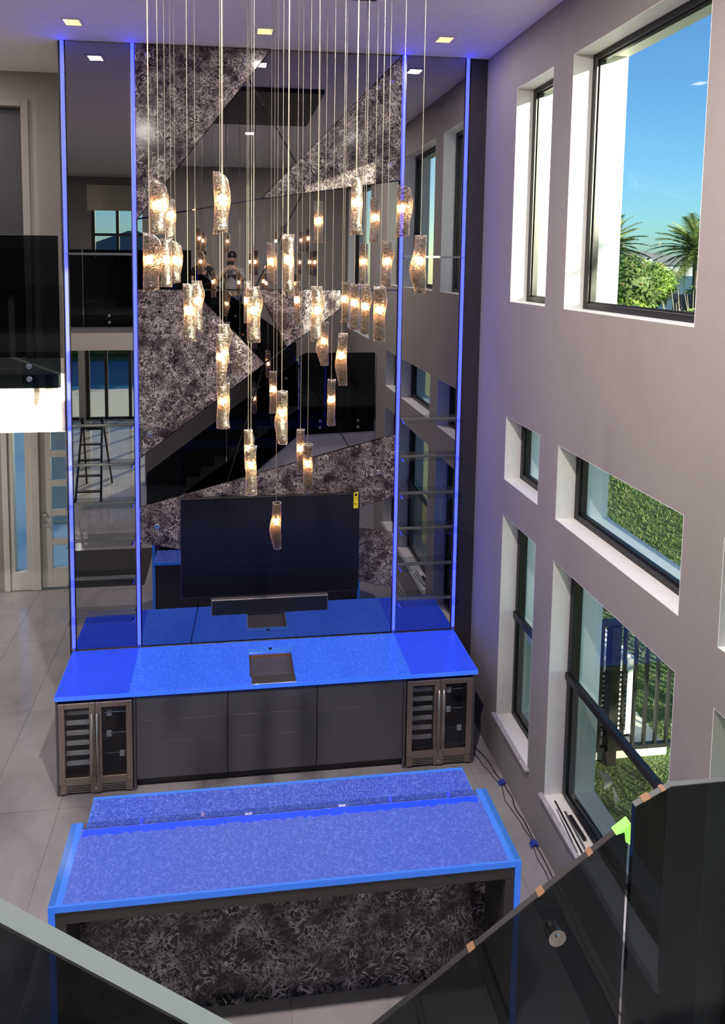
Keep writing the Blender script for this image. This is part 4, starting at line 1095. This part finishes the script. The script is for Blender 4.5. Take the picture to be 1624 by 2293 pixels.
for k in range(10):
    c = Vector((.83 + r.uniform(-.12, .12), -.90 + r.uniform(-.1, .1), GZ + .03))
    k0 = len(m.v)
    for q in range(3): m.v.append(tuple(c + Vector((r.uniform(-.1, .1), r.uniform(-.1, .1), r.uniform(-.02, .10)))))
    m.f.append((k0, k0 + 1, k0 + 2))
tag(m.build('plastic_scrap', 'white_plastic'), 'crumpled white plastic scrap on the ground below the wide lower window', 'scrap')
# grass blades near the house
m = MB(); r = random.Random(11)
for _ in range(42000):
    x = .50 + 8.2 * r.random() ** 1.2; y = r.uniform(-2.5, 11.0)
    if x < 1.85 and -.62 < y < 1.25: continue
    if abs(y + .6) < .06: continue
    h = r.uniform(.03, .07); a = r.uniform(0, 6.28); lx, ly = r.uniform(-.05, .05), r.uniform(-.05, .05); w_ = .005 + .0008 * (x + abs(y))
    k = len(m.v)
    m.v += [(x - w_ * math.cos(a), y - w_ * math.sin(a), GZ), (x + w_ * math.cos(a), y + w_ * math.sin(a), GZ), (x + lx, y + ly, GZ + h)]
    m.f.append((k, k + 1, k + 2))
tag(m.build('grass', 'grass_blade'), 'blades of grass on the lawn outside the windows', 'grass', kind='stuff')
# clipped hedge along the boundary
m = MB().box(9.2, 10.0, 6.5, 34, GZ, 3.1); r = random.Random(12)
for _ in range(9000):
    y = r.uniform(6.5, 34)
    if r.random() < .55: c = Vector((9.15 + r.uniform(-.12, .05), y, r.uniform(GZ, 3.2)))
    else: c = Vector((r.uniform(9.05, 10.1), y, 3.05 + r.uniform(0, .35) + .12 * math.sin(y * 1.7)))
    leaf(m, c, r.uniform(.14, .26), r)
tag(m.build('boundary_hedge', 'hedge_leaf'), 'sunlit clipped green hedge at the foot of the big upper window view', 'hedge', kind='stuff')
# brown brush behind the hedge
m = MB(); r = random.Random(13)
for _ in range(300):
    x, y = r.uniform(11.0, 12.8), r.uniform(6, 11.6)
    h = r.uniform(2.9, 4.0); q = Vector((x, y, GZ)); tip = Vector((x + r.uniform(-.8, .8), y + r.uniform(-.8, .8), h))
    m.tube([tuple(q), tuple(q.lerp(tip, .6) + Vector((r.uniform(-.2, .2), 0, 0))), tuple(tip)], [.03, .02, .006], 4, False)
tag(m.build('dry_brush', 'twig'), 'greyish dry brush above the hedge in the big upper window', 'brush', kind='stuff')
tag(MB().box(13.9, 14.05, 9, 15.4, GZ, 3.62).build('dark_screen_fence', 'dark_blue_screen', None, bevel=.02), 'long dark blue screen behind the brush in the big upper window', 'fence')
tag(MB().box(30, 30.4, 30, 60, GZ, 3.95).build('garden_wall', 'stucco', None, bevel=.02), 'pale garden wall behind the right palm', 'wall')
# palms
def frond_mesh(L, seed):
    m = MB(); r = random.Random(seed); n = 22
    pt = lambda t: Vector((L * t, 0, L * (.42 * t - .75 * t * t)))
    m.tube([tuple(pt(k / 8)) for k in range(9)], [.03 * (1 - k / 9) + .004 for k in range(9)], 4, False)
    for k in range(1, n + 1):
        t = k / n; c = pt(t); l = L * .26 * math.sin(.25 + 2.6 * t) + .04
        for sg in (-1, 1):
            d = Vector((.45, sg * .85, -.25 + r.uniform(-.12, .12))).normalized()
            q = len(m.v); e = Vector((.055, 0, 0)) * L * .7
            m.v += [tuple(c - e * .5), tuple(c + d * l), tuple(c + e * .5)]
            m.f.append((q, q + 1, q + 2))
    return m
def palm(x, y, zc, L, nf, lab, seed):
    t = thing('palm_tree', (x, y, GZ), lab, 'palm tree', 'palm trees outside the big window')
    r = random.Random(seed)
    MB().tube([(x, y, GZ), (x + .08, y, zc * .5), (x, y, zc)], [.17, .13, .12], 10).build('trunk', 'trunk', t, smooth=True)
    f0 = frond_mesh(L, seed)
    o0 = f0.build('frond', 'palm_leaf', None)
    for k in range(nf):
        o = o0 if k == 0 else o0.copy()
        if k: COL.objects.link(o)
        o.parent = t; o.location = (0, 0, zc - GZ)
        el = -1.75 + 1.7 * (k % 6) / 5 + r.uniform(-.15, .15)
        o.rotation_euler = Euler((r.uniform(-.25, .25), el + .55, 2.4 * k + r.uniform(-.2, .2)))
        sc_ = r.uniform(.85, 1.15); o.scale = (sc_, sc_, sc_)
palm(15.6, 22.3, 5.2, 1.9, 64, 'feathery palm tree at the left edge of the big window view', 1)
palm(18.0, 19.4, 5.15, 1.7, 64, 'feathery palm tree at the right edge of the big window view', 2)
palm(23.6, 24.0, 6.1, 1.9, 50, 'taller palm crown behind the right palm of the big window', 3)
def tree(x, y, zc, R, lab, matn, n, leafs, seed, th=.14):
    t = thing('leafy_tree', (x, y, GZ), lab, 'tree')
    MB().tube([(x, y, GZ), (x + .05, y, zc * .6), (x, y, zc)], [th, th * .8, th * .5], 8).build('trunk', 'trunk', t, smooth=True)
    m = ellipsoid((x, y, zc), (R * .82, R * .82, R * .82), 12, 8)
    leafmass(m, x, y, zc, R, R, R, n, leafs, seed, .72)
    m.build('crown', matn, t)
tree(14.6, 17.6, 3.85, .95, 'bright green round tree between the palms in the big window', 'bright_leaf', 2400, .14, 31)
tree(11.6, 14.9, 3.9, 1.2, 'olive green bushy tree at the left edge of the big window view', 'tree_leaf', 2600, .15, 33)
tree(16.2, 16.2, 2.9, 1.2, 'olive green bush at the lower right of the big window view', 'tree_leaf', 2200, .15, 34)
tree(6.3, -10.6, 4.15, 2.25, 'dense dark green tree added to shade the lower windows, seen in the mirror', 'tree_leaf', 2600, .34, 32)  # added where its crown keeps the low sun off the lower windows
palm(9.5, -15.5, 6.3, 2.3, 36, 'palm tree behind the mirrored window', 5)
# bare shrub left
sh = thing('bare_shrub', (12.6, 17.4, GZ), 'pale leafless twiggy shrub in front of the left palm', 'shrub')
r = random.Random(41)
for k in range(22):
    a = r.uniform(0, 6.28); e = r.uniform(.3, 1.5); base = Vector((12.6, 17.4, GZ)); tip = Vector((12.6 + e * math.cos(a), 17.4 + e * math.sin(a), r.uniform(3.4, 4.9)))
    mid = base.lerp(tip, .55) + Vector((r.uniform(-.2, .2), r.uniform(-.2, .2), .2))
    MB().tube([tuple(base), tuple(mid), tuple(tip)], [.035, .025, .008], 5, False).tube([tuple(mid), tuple(mid.lerp(tip, .6) + Vector((r.uniform(-.4, .4), r.uniform(-.4, .4), .1)))], [.018, .005], 4, False).build('branch', 'twig', sh)
# neighbour house
hs = thing('house', (31, 40, GZ), 'grey-roofed neighbouring house beyond the palms in the big window', 'house')
MB().box(24, 38, 40, 50, GZ, 4.75).build('wall', 'house_wall', hs)
rf = MB(); rf.v = [(23.4, 39.4, 4.75), (38.6, 39.4, 4.75), (38.6, 50.6, 4.75), (23.4, 50.6, 4.75), (28.5, 45, 5.95), (33.5, 45, 5.95)]
rf.f = [(0, 1, 5, 4), (1, 2, 5), (2, 3, 4, 5), (3, 0, 4), (3, 2, 1, 0)]
rf.build('roof', 'roof_tile', hs)
for x in (26., 29.5, 33., 36.): 
    w_ = MB().box(x - .5, x + .5, 39.93, 39.99, 2.9, 4.3).build('window', 'black_metal', hs)
    MB().box(x - .4, x + .4, 39.90, 39.929, 3.0, 4.2).build('pane', 'screen_black', w_)
MB().box(28.9, 30.3, 39.0, 40, 4.72, 5.25).build('dormer', 'house_wall', hs)
# entrance side outdoors
tag(MB().box(-9.6, -2.6, 9.2, 9.5, -.03, 3.4).build('porch_wall', 'stucco', None, bevel=.01), 'white porch wall seen blue through the entrance door panes', 'wall')
tag(MB().box(-5.75, -5.35, 5.2, 5.6, -.03, 4.0).build('stone_column', 'concrete', None, bevel=.02), 'rough stone column outside the entrance door', 'column')
# pool fence and hedge seen in the mirror
pf = thing('pool_fence', (-9, -25.2, -.02), 'black bar fence behind the pool, seen in the left mirror', 'fence')
MB().box(-16, -2, -25.22, -25.18, 1.15, 1.2).box(-16, -2, -25.22, -25.18, .05, .1).build('rail', 'black_metal', pf)
bar = None
for k in range(94):
    x = -16 + k * .15
    if bar is None: bar = MB().box(x - .012, x + .012, -25.212, -25.188, -.02, 1.15).build('bar', 'black_metal', pf); bx0 = x
    else: copyo(bar, pf, (x - bx0, 0, 0))
m = MB().box(-20, 2, -27, -26.2, -.02, 2.2); r = random.Random(14)
for _ in range(2600): leaf(m, Vector((r.uniform(-20, 2), -26.15 + r.uniform(-.1, .15), r.uniform(0, 2.4))), r.uniform(.2, .4), r)
tag(m.build('pool_hedge', 'hedge_leaf'), 'yellow-green hedge behind the pool fence, seen in the mirror', 'hedge', kind='stuff')
hs2 = thing('house', (-9, -48, GZ), 'hip-roofed house across the lake, seen through the mirrored upstairs window', 'house')
MB().box(-16, -6, -54, -46, GZ, 5.0).build('wall', 'house_wall', hs2)
rf = MB(); rf.v = [(-16.6, -54.6, 5.0), (-5.4, -54.6, 5.0), (-5.4, -45.4, 5.0), (-16.6, -45.4, 5.0), (-11.4, -50, 7.4), (-10.6, -50, 7.4)]
rf.f = [(0, 1, 5, 4), (1, 2, 5), (2, 3, 4, 5), (3, 0, 4), (3, 2, 1, 0)]
rf.build('roof', 'roof_tile', hs2)
